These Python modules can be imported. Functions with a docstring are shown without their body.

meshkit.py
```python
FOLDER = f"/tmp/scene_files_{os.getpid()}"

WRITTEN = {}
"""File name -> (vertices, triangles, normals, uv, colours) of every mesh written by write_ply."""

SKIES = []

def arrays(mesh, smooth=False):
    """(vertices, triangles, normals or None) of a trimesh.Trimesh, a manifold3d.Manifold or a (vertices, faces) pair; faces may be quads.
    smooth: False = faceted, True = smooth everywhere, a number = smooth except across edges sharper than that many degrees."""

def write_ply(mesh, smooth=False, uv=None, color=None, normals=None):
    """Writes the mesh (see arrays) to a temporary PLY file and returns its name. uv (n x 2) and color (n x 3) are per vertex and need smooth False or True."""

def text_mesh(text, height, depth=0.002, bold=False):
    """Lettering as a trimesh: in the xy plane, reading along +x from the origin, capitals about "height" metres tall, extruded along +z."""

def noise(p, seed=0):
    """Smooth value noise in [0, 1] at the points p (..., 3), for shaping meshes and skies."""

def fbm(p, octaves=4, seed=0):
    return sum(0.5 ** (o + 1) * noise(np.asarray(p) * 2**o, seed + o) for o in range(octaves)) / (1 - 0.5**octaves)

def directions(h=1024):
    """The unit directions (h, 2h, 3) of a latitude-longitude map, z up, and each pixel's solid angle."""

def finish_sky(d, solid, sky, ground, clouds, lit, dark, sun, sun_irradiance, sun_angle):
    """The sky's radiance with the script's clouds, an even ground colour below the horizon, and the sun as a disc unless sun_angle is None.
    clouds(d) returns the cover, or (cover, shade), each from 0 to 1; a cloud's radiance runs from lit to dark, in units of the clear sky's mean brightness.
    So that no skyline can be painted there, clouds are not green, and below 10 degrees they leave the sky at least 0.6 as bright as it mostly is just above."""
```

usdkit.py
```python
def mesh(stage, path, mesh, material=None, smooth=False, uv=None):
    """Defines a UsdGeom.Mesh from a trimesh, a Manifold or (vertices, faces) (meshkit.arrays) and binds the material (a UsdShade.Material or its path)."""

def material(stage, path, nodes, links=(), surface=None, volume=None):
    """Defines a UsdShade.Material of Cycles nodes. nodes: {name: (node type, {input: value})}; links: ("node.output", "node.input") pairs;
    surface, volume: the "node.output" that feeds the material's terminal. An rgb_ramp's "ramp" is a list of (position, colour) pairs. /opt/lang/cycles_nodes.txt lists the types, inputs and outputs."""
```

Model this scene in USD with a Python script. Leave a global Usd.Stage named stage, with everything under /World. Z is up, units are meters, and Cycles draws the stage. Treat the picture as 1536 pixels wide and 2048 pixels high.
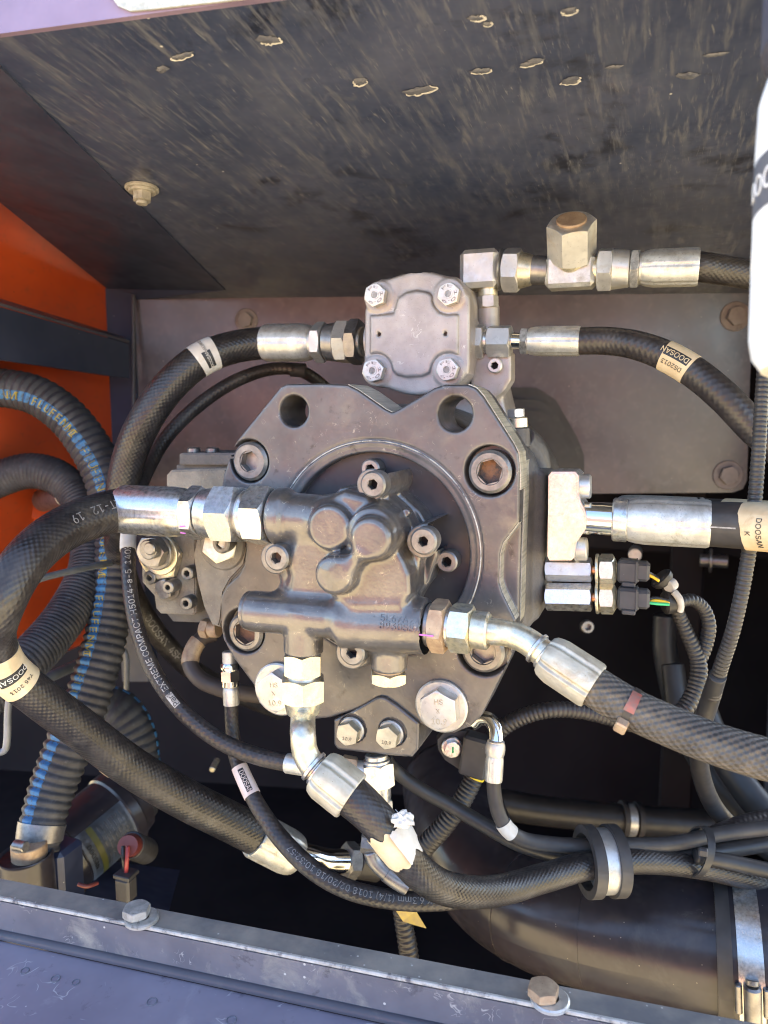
import math, random
import numpy as np, trimesh, manifold3d as m3
import shapely.geometry as sg
from shapely import affinity
from scipy.spatial import cKDTree
from pxr import Usd, UsdGeom, UsdLux, UsdShade, Gf, Sdf, Vt
import usdkit, meshkit

random.seed(7); np.random.seed(7)
stage = Usd.Stage.CreateInMemory()
UsdGeom.SetStageUpAxis(stage, 'Z'); UsdGeom.SetStageMetersPerUnit(stage, 1.0)
UsdGeom.Xform.Define(stage, '/World'); UsdGeom.Scope.Define(stage, '/World/Looks')

# ------------------------------------------------------------------ camera
CAM = np.array([0.0, 0.0, 1.5]); FPX = 1538.0; PITCH = math.radians(7.4)
CR = np.array([1.0, 0, 0]); CF = np.array([0, math.cos(PITCH), -math.sin(PITCH)]); CU = np.array([0, math.sin(PITCH), math.cos(PITCH)])
cam = UsdGeom.Camera.Define(stage, '/World/camera')
cam.CreateHorizontalApertureAttr(24.0); cam.CreateVerticalApertureAttr(32.0)
cam.CreateFocalLengthAttr(24.0 * FPX / 1536.0)
cam.CreateFStopAttr(7.5); cam.CreateFocusDistanceAttr(0.53)
cam.CreateClippingRangeAttr(Gf.Vec2f(0.01, 1000))
EXPOSURE = 2.4
cam.CreateExposureAttr(EXPOSURE)
cam.AddTranslateOp().Set(Gf.Vec3d(*CAM)); cam.AddRotateXOp().Set(90 - math.degrees(PITCH))

# ------------------------------------------------------------------ sky and sun
SUN = np.array([0.50, 0.27, 0.82]); SUN /= np.linalg.norm(SUN)      # direction towards the sun
dome = UsdLux.DomeLight.Define(stage, '/World/sky'); dome.CreateIntensityAttr(1.0)
sky_m = usdkit.material(stage, '/World/Looks/sky_light', {
    's': ('sky_texture', {'sky_type': 'single_scattering', 'sun_disc': False, 'sun_elevation': math.asin(SUN[2]),
                          'sun_rotation': math.atan2(SUN[0], SUN[1]), 'aerosol_density': 1.6}),
    'b': ('background_shader', {'strength': 0.15})}, [('s.color', 'b.color')], surface='b.background')
UsdShade.MaterialBindingAPI.Apply(dome.GetPrim()).Bind(sky_m)
dome.GetPrim().SetCustomDataByKey('kind', 'structure')
sun = UsdLux.DistantLight.Define(stage, '/World/sun')
sun.CreateIntensityAttr(1.0); sun.CreateAngleAttr(0.5); sun.CreateColorAttr(Gf.Vec3f(1.0, 0.93, 0.82)); sun.GetPrim().CreateAttribute('inputs:normalize', Sdf.ValueTypeNames.Bool).Set(True)
_z = SUN; _x = np.cross([0, 0, 1], _z); _x /= np.linalg.norm(_x); _y = np.cross(_z, _x)
sun.AddTransformOp().Set(Gf.Matrix4d(*_x, 0, *_y, 0, *_z, 0, 0, 0, 0, 1))

# ------------------------------------------------------------------ where things stand
def P(u, v, d):
    "point at depth d in front of the lens that the photograph shows at pixel (u, v)"
    return CAM + d * (CF + (u - 768) / FPX * CR - (v - 1024) / FPX * CU)
TH = math.radians(20.0)                                            # the machine is turned a little to the right
AX_A = np.array([math.cos(TH), -math.sin(TH), 0]); AX_B = np.array([0, 0, 1.0]); AX_C = np.array([math.sin(TH), math.cos(TH), 0])
O = P(748, 1098, 0.55)                                             # centre of the pump's mounting flange
def W(p):
    p = np.asarray(p, float); return O + p[..., :1] * AX_A + p[..., 1:2] * AX_B + p[..., 2:3] * AX_C
def q(u, v, c=0.0):
    "machine coordinates (right, up, depth) of pixel (u, v) on the plane at depth c"
    r = CF + (u - 768) / FPX * CR - (v - 1024) / FPX * CU
    t = (c - np.dot(CAM - O, AX_C)) / np.dot(r, AX_C)
    w = CAM + t * r - O
    return np.array([w @ AX_A, w @ AX_B, c])
def G(u, v, c=0.0): return W(q(u, v, c))
def depth(w): return float((np.asarray(w) - CAM) @ CF)
def px(n, w): return n * depth(w) / FPX                            # n photograph pixels at the point w, in metres

# ------------------------------------------------------------------ scene helpers
_names = {}
def numbered(parent, name):
    k = _names.get((parent, name), 0); _names[(parent, name)] = k + 1
    return name if k == 0 else f'{name}_{k:03d}'
_base = {}
def thing(name, label, cat, base, group=None):
    path = '/World/' + numbered('/World', name)
    x = UsdGeom.Xform.Define(stage, path); x.AddTranslateOp().Set(Gf.Vec3d(*map(float, base)))
    p = x.GetPrim(); p.SetCustomDataByKey('label', label); p.SetCustomDataByKey('category', cat)
    if group: p.SetCustomDataByKey('group', group)
    _base[path] = np.asarray(base, float)
    return path
def arr(mesh):
    if isinstance(mesh, list): mesh = trimesh.util.concatenate([tm(m) for m in mesh])
    return mesh
def tm(m):
    if isinstance(m, trimesh.Trimesh): return m
    if hasattr(m, 'to_mesh'):
        q_ = m.to_mesh(); return trimesh.Trimesh(q_.vert_properties[:, :3], q_.tri_verts, process=False)
    v, f = np.asarray(m[0], float), np.asarray(m[1], int)
    if f.shape[1] == 4: f = np.vstack([f[:, [0, 1, 2]], f[:, [0, 2, 3]]])
    return trimesh.Trimesh(v, f, process=False)
def outward(m):
    if m.area > 0 and np.einsum('ij,ij->', m.triangles[:, 0], np.cross(m.triangles[:, 1], m.triangles[:, 2])) < 0: m = trimesh.Trimesh(m.vertices, m.faces[:, ::-1], process=False)
    return m
def part(parent, name, mesh, mat, smooth=35, uv=None, label=None):
    path = parent + '/' + numbered(parent, name)
    m = tm(arr(mesh)); b = _base[parent]
    m = outward(trimesh.Trimesh(m.vertices - b, m.faces, process=False))
    pr = usdkit.mesh(stage, path, m, '/World/Looks/' + mat, smooth=smooth, uv=uv).GetPrim()
    if label: pr.SetCustomDataByKey('label', label)
    _base[path] = b
    return path
def setting(name, mesh, mat, smooth=False, uv=None):
    path = '/World/' + numbered('/World', name)
    pr = usdkit.mesh(stage, path, outward(tm(arr(mesh))), '/World/Looks/' + mat, smooth=smooth, uv=uv).GetPrim()
    pr.SetCustomDataByKey('kind', 'structure'); _base[path] = np.zeros(3)
    return path
def solo(name, label, cat, mesh, mat, smooth=35, group=None, uv=None):
    path = '/World/' + numbered('/World', name)
    pr = usdkit.mesh(stage, path, outward(tm(arr(mesh))), '/World/Looks/' + mat, smooth=smooth, uv=uv).GetPrim()
    pr.SetCustomDataByKey('label', label); pr.SetCustomDataByKey('category', cat); _base[path] = np.zeros(3)
    if group: pr.SetCustomDataByKey('group', group)
    return path

# ------------------------------------------------------------------ shapes
def unit(v): v = np.asarray(v, float); return v / np.linalg.norm(v)
def frame(ax, hint=(0, 0, 1)):
    z = unit(ax); h = np.asarray(hint, float)
    if abs(z @ unit(h)) > .95: h = np.array([0, 1.0, 0]) if abs(z[1]) < .9 else np.array([1.0, 0, 0])
    x = unit(np.cross(h, z)); return x, np.cross(z, x), z
def lathe(prof, o, ax, n=32, mod=None, hint=(0, 0, 1)):
    "profile of (distance along the axis, radius) revolved about the axis; ends are closed"
    x, y, z = frame(ax, hint); prof = np.asarray(prof, float)
    ph = np.arange(n) * 2 * math.pi / n
    ring = np.cos(ph)[:, None] * x + np.sin(ph)[:, None] * y
    rr = prof[:, 1][:, None] * (np.ones(n) if mod is None else mod(ph))[None]
    v = np.asarray(o) + prof[:, 0][:, None, None] * z + rr[..., None] * ring[None]
    k = len(prof); v = v.reshape(-1, 3)
    i = np.arange(k - 1)[:, None] * n; j = np.arange(n)[None]; j2 = (j + 1) % n
    f = np.stack([i + j, i + j2, i + n + j2, i + n + j], -1).reshape(-1, 4)
    f = np.vstack([f[:, [0, 1, 2]], f[:, [0, 2, 3]]])
    c0, c1 = len(v), len(v) + 1
    v = np.vstack([v, np.asarray(o) + prof[0, 0] * z, np.asarray(o) + prof[-1, 0] * z])
    jj = np.arange(n); j3 = (jj + 1) % n
    f = np.vstack([f, np.stack([np.full(n, c0), j3, jj], 1), np.stack([np.full(n, c1), (k - 1) * n + jj, (k - 1) * n + j3], 1)])
    return trimesh.Trimesh(v, f, process=False)
def cyl(a, b, r, r2=None, ch=None, n=32):
    a, b = np.asarray(a, float), np.asarray(b, float); L = np.linalg.norm(b - a); r2 = r if r2 is None else r2
    ch = min(.0008, .2 * L, .3 * min(r, r2)) if ch is None else ch
    return lathe([(0, r - ch), (ch, r), (L - ch, r2), (L, r2 - ch)], a, b - a, n)
def to_manifold(t):
    t = trimesh.Trimesh(t.vertices, t.faces, process=True)
    if t.volume < 0: t.invert()
    return m3.Manifold(m3.Mesh(np.asarray(t.vertices, np.float32), np.asarray(t.faces, np.uint32)))
def placed(man, o, ax, hint=(0, 0, 1), rot=0.0):
    "a manifold built along +z put at o along ax"
    x, y, z = frame(ax, hint); c, s = math.cos(rot), math.sin(rot)
    t = tm(man); R = np.stack([c * x + s * y, -s * x + c * y, z], 1)
    return trimesh.Trimesh(t.vertices @ R.T + np.asarray(o), t.faces, process=False)
def hexm(r, L, ch=None, dish=True):
    "hexagon across-corner radius r with the corners turned off at both ends"
    ch = .16 * r if ch is None else ch; S = 1000
    h = m3.Manifold.extrude(m3.CrossSection([[(r * S * math.cos(k * math.pi / 3), r * S * math.sin(k * math.pi / 3)) for k in range(6)]]), L * S)
    pr = [(0, 0), ((r - ch) * S, 0), (r * 1.01 * S, ch * .6 * S), (r * 1.01 * S, (L - ch * .6) * S), ((r - ch) * S, L * S), (0, L * S)]
    c = m3.Manifold.revolve(m3.CrossSection([pr]), 40)
    return (h ^ c).scale((1 / S,) * 3)
def hexbar(a, b, r, rot=0.0, ch=None):
    return placed(hexm(r, np.linalg.norm(np.asarray(b) - a), ch), a, np.asarray(b, float) - a, rot=rot)
def socket_head(o, ax, r, L, sock, rot=0.3):
    "cap screw head with a hexagon socket; ax points out of the head"
    S = 1000
    pr = [(0, 0), (r * S, 0), (r * S, (L - .14 * r) * S), ((r - .14 * r) * S, L * S), (0, L * S)]
    c = m3.Manifold.revolve(m3.CrossSection([pr]), 40)
    h = m3.Manifold.extrude(m3.CrossSection([[(sock * S * math.cos(k * math.pi / 3), sock * S * math.sin(k * math.pi / 3)) for k in range(6)]]), L * S).translate((0, 0, .3 * L * S))
    k = m3.Manifold.revolve(m3.CrossSection([[(0, 0), (sock * .99 * S, 0), (sock * 1.06 * S, .14 * sock * S), (0, .14 * sock * S)]]), 40).translate((0, 0, (L - .1 * sock) * S))
    return placed((c - h - k).scale((1 / S,) * 3), o, ax, rot=rot)
def socket_floor(o, ax, sock, L, rot=.3):
    return placed(hexm(sock * .985, .0012, 1e-5), np.asarray(o) + unit(ax) * (.3 * L + .0002), ax, rot=rot)
def washer(o, ax, r, ri, t):
    return lathe([(0, ri), (0, r), (t * .7, r), (t, r - t * .4), (t, ri), (0, ri)], o, ax, 40)
def boxm(size, o, ax=AX_C, hint=(0, 0, 1), bev=.002):
    x, y, z = frame(ax, hint); sx, sy, sz = [s / 2 for s in size]; b = min(bev, sx * .4, sy * .4, sz * .4)
    pts = [(i * (sx - (b if k != 0 else 0)), j * (sy - (b if k != 1 else 0)), l * (sz - (b if k != 2 else 0))) for i in (-1, 1) for j in (-1, 1) for l in (-1, 1) for k in range(3)]
    h = trimesh.convex.convex_hull(np.array(pts)); R = np.stack([x, y, z], 1)
    return trimesh.Trimesh(h.vertices @ R.T + np.asarray(o), h.faces, process=False)
def prism(poly_px, c0, c1, bev=.0015):
    "outline traced on the plane c0 (front), carried straight back to the plane c1, in the machine's axes"
    pts = np.array([q(u, v, c0)[:2] for u, v in poly_px]); pg = sg.Polygon(pts).buffer(0)
    return prism2(pg, c0, c1, bev)
def prism2(pg, c0, c1, bev=.0015):
    S = 1000
    def cs(g):
        gs = getattr(g, 'geoms', [g]); out = []
        for k in gs: out += [np.array(k.exterior.coords[:-1]) * S] + [np.array(i.coords[:-1]) * S for i in k.interiors]
        return m3.CrossSection(out, m3.FillRule.EvenOdd)
    L = c1 - c0; a = m3.Manifold.extrude(cs(pg), (L - bev) * S).translate((0, 0, (c0 + bev) * S))
    for k in range(3):                                             # a small rounded edge in three steps
        g = pg.buffer(-bev * (1 - math.sqrt(max(0, 1 - (1 - (k + .5) / 3) ** 2))))
        a = a + m3.Manifold.extrude(cs(g), (bev - bev * k / 3 + .0002) * S).translate((0, 0, (c0 + bev * k / 3) * S))
    t = tm(a)
    return trimesh.Trimesh(W(t.vertices / S), t.faces, process=False)

# ---- signed distances, for cast shapes with fillets
def smin(a, b, k): h = np.clip(.5 + .5 * (b - a) / k, 0, 1); return b + (a - b) * h - k * h * (1 - h)
def d_caps(p, a, b, r):
    ab = b - a; t = np.clip(((p - a) @ ab) / (ab @ ab), 0, 1); return np.linalg.norm(p - a - t[..., None] * ab, axis=-1) - r
def d_cyl(p, a, b, r, e=.0015):
    a = np.asarray(a, float); b = np.asarray(b, float); L = np.linalg.norm(b - a); z = (b - a) / L
    h = (p - a) @ z; rad = np.linalg.norm(p - a - h[..., None] * z, axis=-1)
    dx = rad - (r - e); dy = np.abs(h - L / 2) - (L / 2 - e)
    return np.minimum(np.maximum(dx, dy), 0) + np.sqrt(np.maximum(dx, 0) ** 2 + np.maximum(dy, 0) ** 2) - e
def d_poly(xy, pts):
    pts = np.asarray(pts, float); d = np.full(xy.shape[:-1], 1e9); s = np.ones(xy.shape[:-1])
    n = len(pts)
    for i in range(n):
        a, b = pts[i], pts[(i - 1) % n]; e = b - a; w = xy - a
        t = np.clip((w @ e) / (e @ e + 1e-18), 0, 1); bb = w - t[..., None] * e; d = np.minimum(d, (bb ** 2).sum(-1))
        c1 = xy[..., 1] >= a[1]; c2 = xy[..., 1] < b[1]; c3 = e[0] * w[..., 1] > e[1] * w[..., 0]
        s = np.where((c1 & c2 & c3) | (~c1 & ~c2 & ~c3), -s, s)
    return s * np.sqrt(d)
def d_slab(d2, z, z0, z1, e=.0015):
    dy = np.abs(z - (z0 + z1) / 2) - (abs(z1 - z0) / 2 - e); dx = d2 + e
    return np.minimum(np.maximum(dx, dy), 0) + np.sqrt(np.maximum(dx, 0) ** 2 + np.maximum(dy, 0) ** 2) - e
def surface(f, lo, hi, h):
    "surface nets of the zero level of f on a grid of step h, in machine coordinates"
    ax = [np.arange(lo[k], hi[k] + h, h) for k in range(3)]
    X = np.stack(np.meshgrid(*ax, indexing='ij'), -1); D = f(X); s = D < 0; n = D.shape
    acc = np.zeros(tuple(k - 1 for k in n) + (3,)); cnt = np.zeros(tuple(k - 1 for k in n))
    for axis in range(3):
        o1, o2 = [k for k in range(3) if k != axis]
        A = [slice(None)] * 3; B = [slice(None)] * 3; A[axis] = slice(0, -1); B[axis] = slice(1, None)
        d0, d1 = D[tuple(A)], D[tuple(B)]; cr = (d0 < 0) != (d1 < 0)
        t = np.where(cr, d0 / np.where(cr, d0 - d1, 1), 0)
        for i in (0, 1):
            for j in (0, 1):
                sl = [slice(None)] * 3
                sl[o1] = slice(i, n[o1] - 1 + i); sl[o2] = slice(j, n[o2] - 1 + j)
                c = cr[tuple(sl)]; off = np.zeros(c.shape + (3,)); off[..., axis] = t[tuple(sl)]; off[..., o1] = i; off[..., o2] = j
                acc += np.where(c[..., None], off, 0); cnt += c
    act = cnt > 0; idx = -np.ones(act.shape, int); idx[act] = np.arange(act.sum())
    V = np.argwhere(act) * h + np.asarray(lo) + acc[act] / cnt[act][:, None] * h
    F = []
    for axis in range(3):
        o1, o2 = [k for k in range(3) if k != axis]
        A = [slice(1, -1)] * 3; B = [slice(1, -1)] * 3; A[axis] = slice(0, -1); B[axis] = slice(1, None)
        s0, s1 = s[tuple(A)], s[tuple(B)]; cr = np.argwhere(s0 != s1)
        if not len(cr): continue
        flip = s0[tuple(cr.T)]; c = cr.copy(); c[:, o1] += 1; c[:, o2] += 1
        def g(i, j):
            k = c.copy(); k[:, o1] -= 1 - i; k[:, o2] -= 1 - j; return idx[tuple(k.T)]
        Q = np.stack([g(0, 0), g(1, 0), g(1, 1), g(0, 1)], 1)
        if axis == 1: flip = ~flip
        Q = np.where(flip[:, None], Q, Q[:, ::-1]); F.append(Q)
    F = np.vstack(F)
    return trimesh.Trimesh(W(V), np.vstack([F[:, [0, 1, 2]], F[:, [0, 2, 3]]]), process=False)

# ---- hoses
class Path:
    def __init__(self, pts, step=.002):
        "pts: (u, v, depth, width in pixels) or (world point, radius)"
        pw = [(P(p[0], p[1], p[2]), px(p[3] / 2, P(p[0], p[1], p[2]))) if len(p) == 4 else (np.asarray(p[0], float), p[1]) for p in pts]
        w = np.array([a for a, _ in pw]); r = np.array([b for _, b in pw])
        ww = np.vstack([2 * w[0] - w[1], w, 2 * w[-1] - w[-2]]); rr = np.r_[r[0], r, r[-1]]
        out, ro = [], []
        for i in range(len(w) - 1):
            p0, p1, p2, p3 = ww[i:i + 4]
            t0 = 0; t1 = np.linalg.norm(p1 - p0) ** .5; t2 = t1 + np.linalg.norm(p2 - p1) ** .5; t3 = t2 + np.linalg.norm(p3 - p2) ** .5
            n = max(3, int(np.linalg.norm(p2 - p1) / step)); t = np.linspace(t1, t2, n, endpoint=False)[:, None]
            A1 = (t1 - t) / (t1 - t0) * p0 + (t - t0) / (t1 - t0) * p1; A2 = (t2 - t) / (t2 - t1) * p1 + (t - t1) / (t2 - t1) * p2; A3 = (t3 - t) / (t3 - t2) * p2 + (t - t2) / (t3 - t2) * p3
            B1 = (t2 - t) / (t2 - t0) * A1 + (t - t0) / (t2 - t0) * A2; B2 = (t3 - t) / (t3 - t1) * A2 + (t - t1) / (t3 - t1) * A3
            out.append((t2 - t) / (t2 - t1) * B1 + (t - t1) / (t2 - t1) * B2); ro.append(np.interp(np.linspace(0, 1, n, endpoint=False), [0, 1], [rr[i + 1], rr[i + 2]]))
        out.append(w[-1:]); ro.append(r[-1:])
        c = np.vstack(out); rad = np.concatenate(ro)
        s = np.r_[0, np.cumsum(np.linalg.norm(np.diff(c, axis=0), axis=1))]
        m = max(4, int(s[-1] / step)); S = np.linspace(0, s[-1], m + 1)
        self.s = S; self.c = np.stack([np.interp(S, s, c[:, k]) for k in range(3)], 1); self.r = np.interp(S, s, rad)
        k = np.ones(9) / 9; pad = lambda a: np.convolve(np.r_[np.full(4, a[0]), a, np.full(4, a[-1])], k, 'valid')
        self.r = pad(self.r); self.len = s[-1]
        T = np.gradient(self.c, axis=0); self.T = T / np.linalg.norm(T, axis=1, keepdims=True)
        N = [frame(self.T[0])[0]]
        for i in range(1, len(S)):
            nn = N[-1] - (N[-1] @ self.T[i]) * self.T[i]; N.append(nn / np.linalg.norm(nn))
        self.N = np.array(N); self.B = np.cross(self.T, self.N)
    def at(self, s):
        s = np.asarray(s); f = lambda a: np.stack([np.interp(s, self.s, a[:, k]) for k in range(3)], -1)
        n = f(self.N); b = f(self.B)
        return f(self.c), n / np.linalg.norm(n, axis=-1, keepdims=True), b / np.linalg.norm(b, axis=-1, keepdims=True), np.interp(s, self.s, self.r)
    def facing(self, s):
        "angle about the hose that looks at where the photographer stood"
        c, n, b, r = self.at(s); v = CAM - c; return np.arctan2((v * b).sum(-1), (v * n).sum(-1))
    def near(self, u, v):
        z = (self.c - CAM) @ CF; U = 768 + FPX * ((self.c - CAM) @ CR) / z; V = 1024 - FPX * ((self.c - CAM) @ CU) / z
        return float(self.s[np.argmin((U - u) ** 2 + (V - v) ** 2)])
    def tube(self, s0=None, s1=None, n=24, k=1.0, pitch=0, amp=0, ends=True, wob=0.0):
        s0 = 0 if s0 is None else s0; s1 = self.len if s1 is None else s1
        st = (self.s[1] - self.s[0]) if not pitch else pitch / 8
        S = np.linspace(s0, s1, max(3, int((s1 - s0) / st) + 1)); c, N, B, r = self.at(S); r = r * k
        if pitch:
            w = .5 + .5 * np.cos(2 * math.pi * S / pitch); r = r * (1 - amp * (1 - w ** .6))
        ph = np.arange(n + 1) * 2 * math.pi / n
        R = r[:, None] * (1 + (wob * (meshkit.noise(np.stack([S[:, None] * 60 + 0 * ph, 3 + np.cos(ph)[None] * 1.5 + 0 * S[:, None], np.sin(ph)[None] * 1.5 + 0 * S[:, None]], -1)) - .5) if wob else 0))
        v = c[:, None] + R[..., None] * (np.cos(ph)[None, :, None] * N[:, None] + np.sin(ph)[None, :, None] * B[:, None])
        uv = np.stack([np.repeat(S[:, None], n + 1, 1), np.repeat(ph[None] / (2 * math.pi), len(S), 0)], -1).reshape(-1, 2)
        m = len(S); i = np.arange(m - 1)[:, None] * (n + 1); j = np.arange(n)[None]
        f = np.stack([i + j, i + j + 1, i + n + 1 + j + 1, i + n + 1 + j], -1).reshape(-1, 4); f = np.vstack([f[:, [0, 1, 2]], f[:, [0, 2, 3]]])
        v = v.reshape(-1, 3)
        if ends:
            v = np.vstack([v, c[0], c[-1]]); uv = np.vstack([uv, [0, 0], [0, 0]]); a, b = len(v) - 2, len(v) - 1; jj = np.arange(n)
            f = np.vstack([f, np.stack([np.full(n, a), jj + 1, jj], 1), np.stack([np.full(n, b), (m - 1) * (n + 1) + jj, (m - 1) * (n + 1) + jj + 1], 1)])
        return trimesh.Trimesh(v, f, process=False), uv
    def patch(self, s0, s1, a0, a1, k=1.03, wav=0.0, rag=0.0, seed=0, n=16):
        "sheet lying round the hose between two distances and two angles off the side that faces out"
        S = np.linspace(s0, s1, 14); A = np.linspace(a0, a1, n); c, N, B, r = self.at(S); f0 = float(self.facing((s0 + s1) / 2))
        rng = np.random.default_rng(seed); Sg = np.repeat(S[:, None], n, 1)
        if rag:
            e1, e2 = [(np.interp(np.linspace(0, 7, n), np.arange(8), x_[:8]) + .12 * x_[8:8 + n]) * rag for x_ in (rng.random((2, n + 8)) - .5)]
            tt_ = np.linspace(0, 1, 14)[:, None]; Sg = Sg + e1[None] * (1 - tt_) ** 3 + e2[None] * tt_ ** 3
        c, N, B, r = self.at(Sg.ravel()); ph = np.tile(A + f0, 14)
        R = r * (k + wav * (meshkit.noise(np.stack([Sg.ravel() * 150, ph * 1.2, 0 * ph + seed], -1)) ** 2))
        v = c + R[:, None] * (np.cos(ph)[:, None] * N + np.sin(ph)[:, None] * B)
        vi = c + (R - .0004)[:, None] * (np.cos(ph)[:, None] * N + np.sin(ph)[:, None] * B)
        i = np.arange(13)[:, None] * n; j = np.arange(n - 1)[None]
        f = np.stack([i + j, i + j + 1, i + n + j + 1, i + n + j], -1).reshape(-1, 4); f = np.vstack([f[:, [0, 1, 2]], f[:, [0, 2, 3]]])
        m = 14 * n; per = np.r_[np.arange(n), np.arange(1, 14) * n + n - 1, 13 * n + np.arange(n - 2, -1, -1), np.arange(12, 0, -1) * n]; p2 = np.roll(per, -1)
        side = np.vstack([np.stack([per, per + m, p2 + m], 1), np.stack([per, p2 + m, p2], 1)])
        return trimesh.Trimesh(np.vstack([v, vi]), np.vstack([f, f[:, ::-1] + m, side]), process=False)
    def text(self, txt, s0, h, off=0.0, back=False, k=1.012, depth_=.0002, spread=1.0, bold=False):
        "lettering printed round the hose; back: reads against the hose's own direction"
        t = meshkit.text_mesh(txt, h, depth_, bold); v = t.vertices.copy(); v[:, 1] -= h / 2; L = v[:, 0].max() * spread
        s = s0 + (v[:, 0] * spread if not back else -v[:, 0] * spread); mid = float(self.facing(s0 + (L / 2 if not back else -L / 2)))
        c, N, B, r = self.at(np.clip(s, 0, self.len)); sg_ = 1 if not back else -1
        ph = mid + off - sg_ * v[:, 1] / r; R = r * k + v[:, 2]
        return trimesh.Trimesh(c + R[:, None] * (np.cos(ph)[:, None] * N + np.sin(ph)[:, None] * B), t.faces, process=False)

def ferrule(a, b, r, n=144, ridges=8, amp=.02):
    a, b = np.asarray(a, float), np.asarray(b, float); L = np.linalg.norm(b - a); e = min(.004, .1 * L)
    return lathe([(0, r * .80), (e * .5, r * .9), (e * 1.5, r * .96), (L * .25, r), (L - e * .5, r * 1.0), (L, r * .95), (L, r * .78)], a, b - a, n,
                 mod=lambda p: 1 - amp * np.clip(np.cos(ridges * p), 0, 1) ** 5 + .25 * amp * np.exp(-((np.abs(((p * ridges / (2 * math.pi)) % 1) - .5) - .36) / .05) ** 2))
def chain(parent, A, B, k0, k1, segs):
    "fittings strung on the line A-B; places along it given by the pixel coordinate that runs from k0 to k1"
    A, B = np.asarray(A, float), np.asarray(B, float); out = []
    for sgm in segs:
        name, kind, p0, p1, r, mat = sgm[:6]; opt = sgm[6] if len(sgm) > 6 else {}
        a = A + (B - A) * (p0 - k0) / (k1 - k0); b = A + (B - A) * (p1 - k0) / (k1 - k0); R = px(r, (a + b) / 2)
        if kind == 'hex': m = hexbar(a, b, R * opt.get('k', 1.07), opt.get('rot', .2), opt.get('ch'))
        elif kind == 'cyl': m = cyl(a, b, R, px(opt['r2'], b) if 'r2' in opt else None, opt.get('ch'))
        elif kind == 'bead': L = np.linalg.norm(b - a); m = lathe([(0, R * .86), (L * .15, R * .95), (L * .5, R), (L * .85, R * .95), (L, R * .86)], a, b - a)
        elif kind == 'ferrule': m = ferrule(a, b, R, amp=opt.get('amp', .02))
        out.append(part(parent, name, m, mat, smooth=35))
    return out
def flat_text(txt, h, o, right, up, depth_=.0003, center=True, bold=False):
    t = meshkit.text_mesh(txt, h, depth_, bold); v = t.vertices.copy(); v[:, 1] -= h / 2
    if center: v[:, 0] -= v[:, 0].max() / 2
    r, u = unit(right), unit(up); n = np.cross(r, u)
    return trimesh.Trimesh(np.asarray(o) + v[:, :1] * r + v[:, 1:2] * u + v[:, 2:3] * n, t.faces, process=False)

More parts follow.
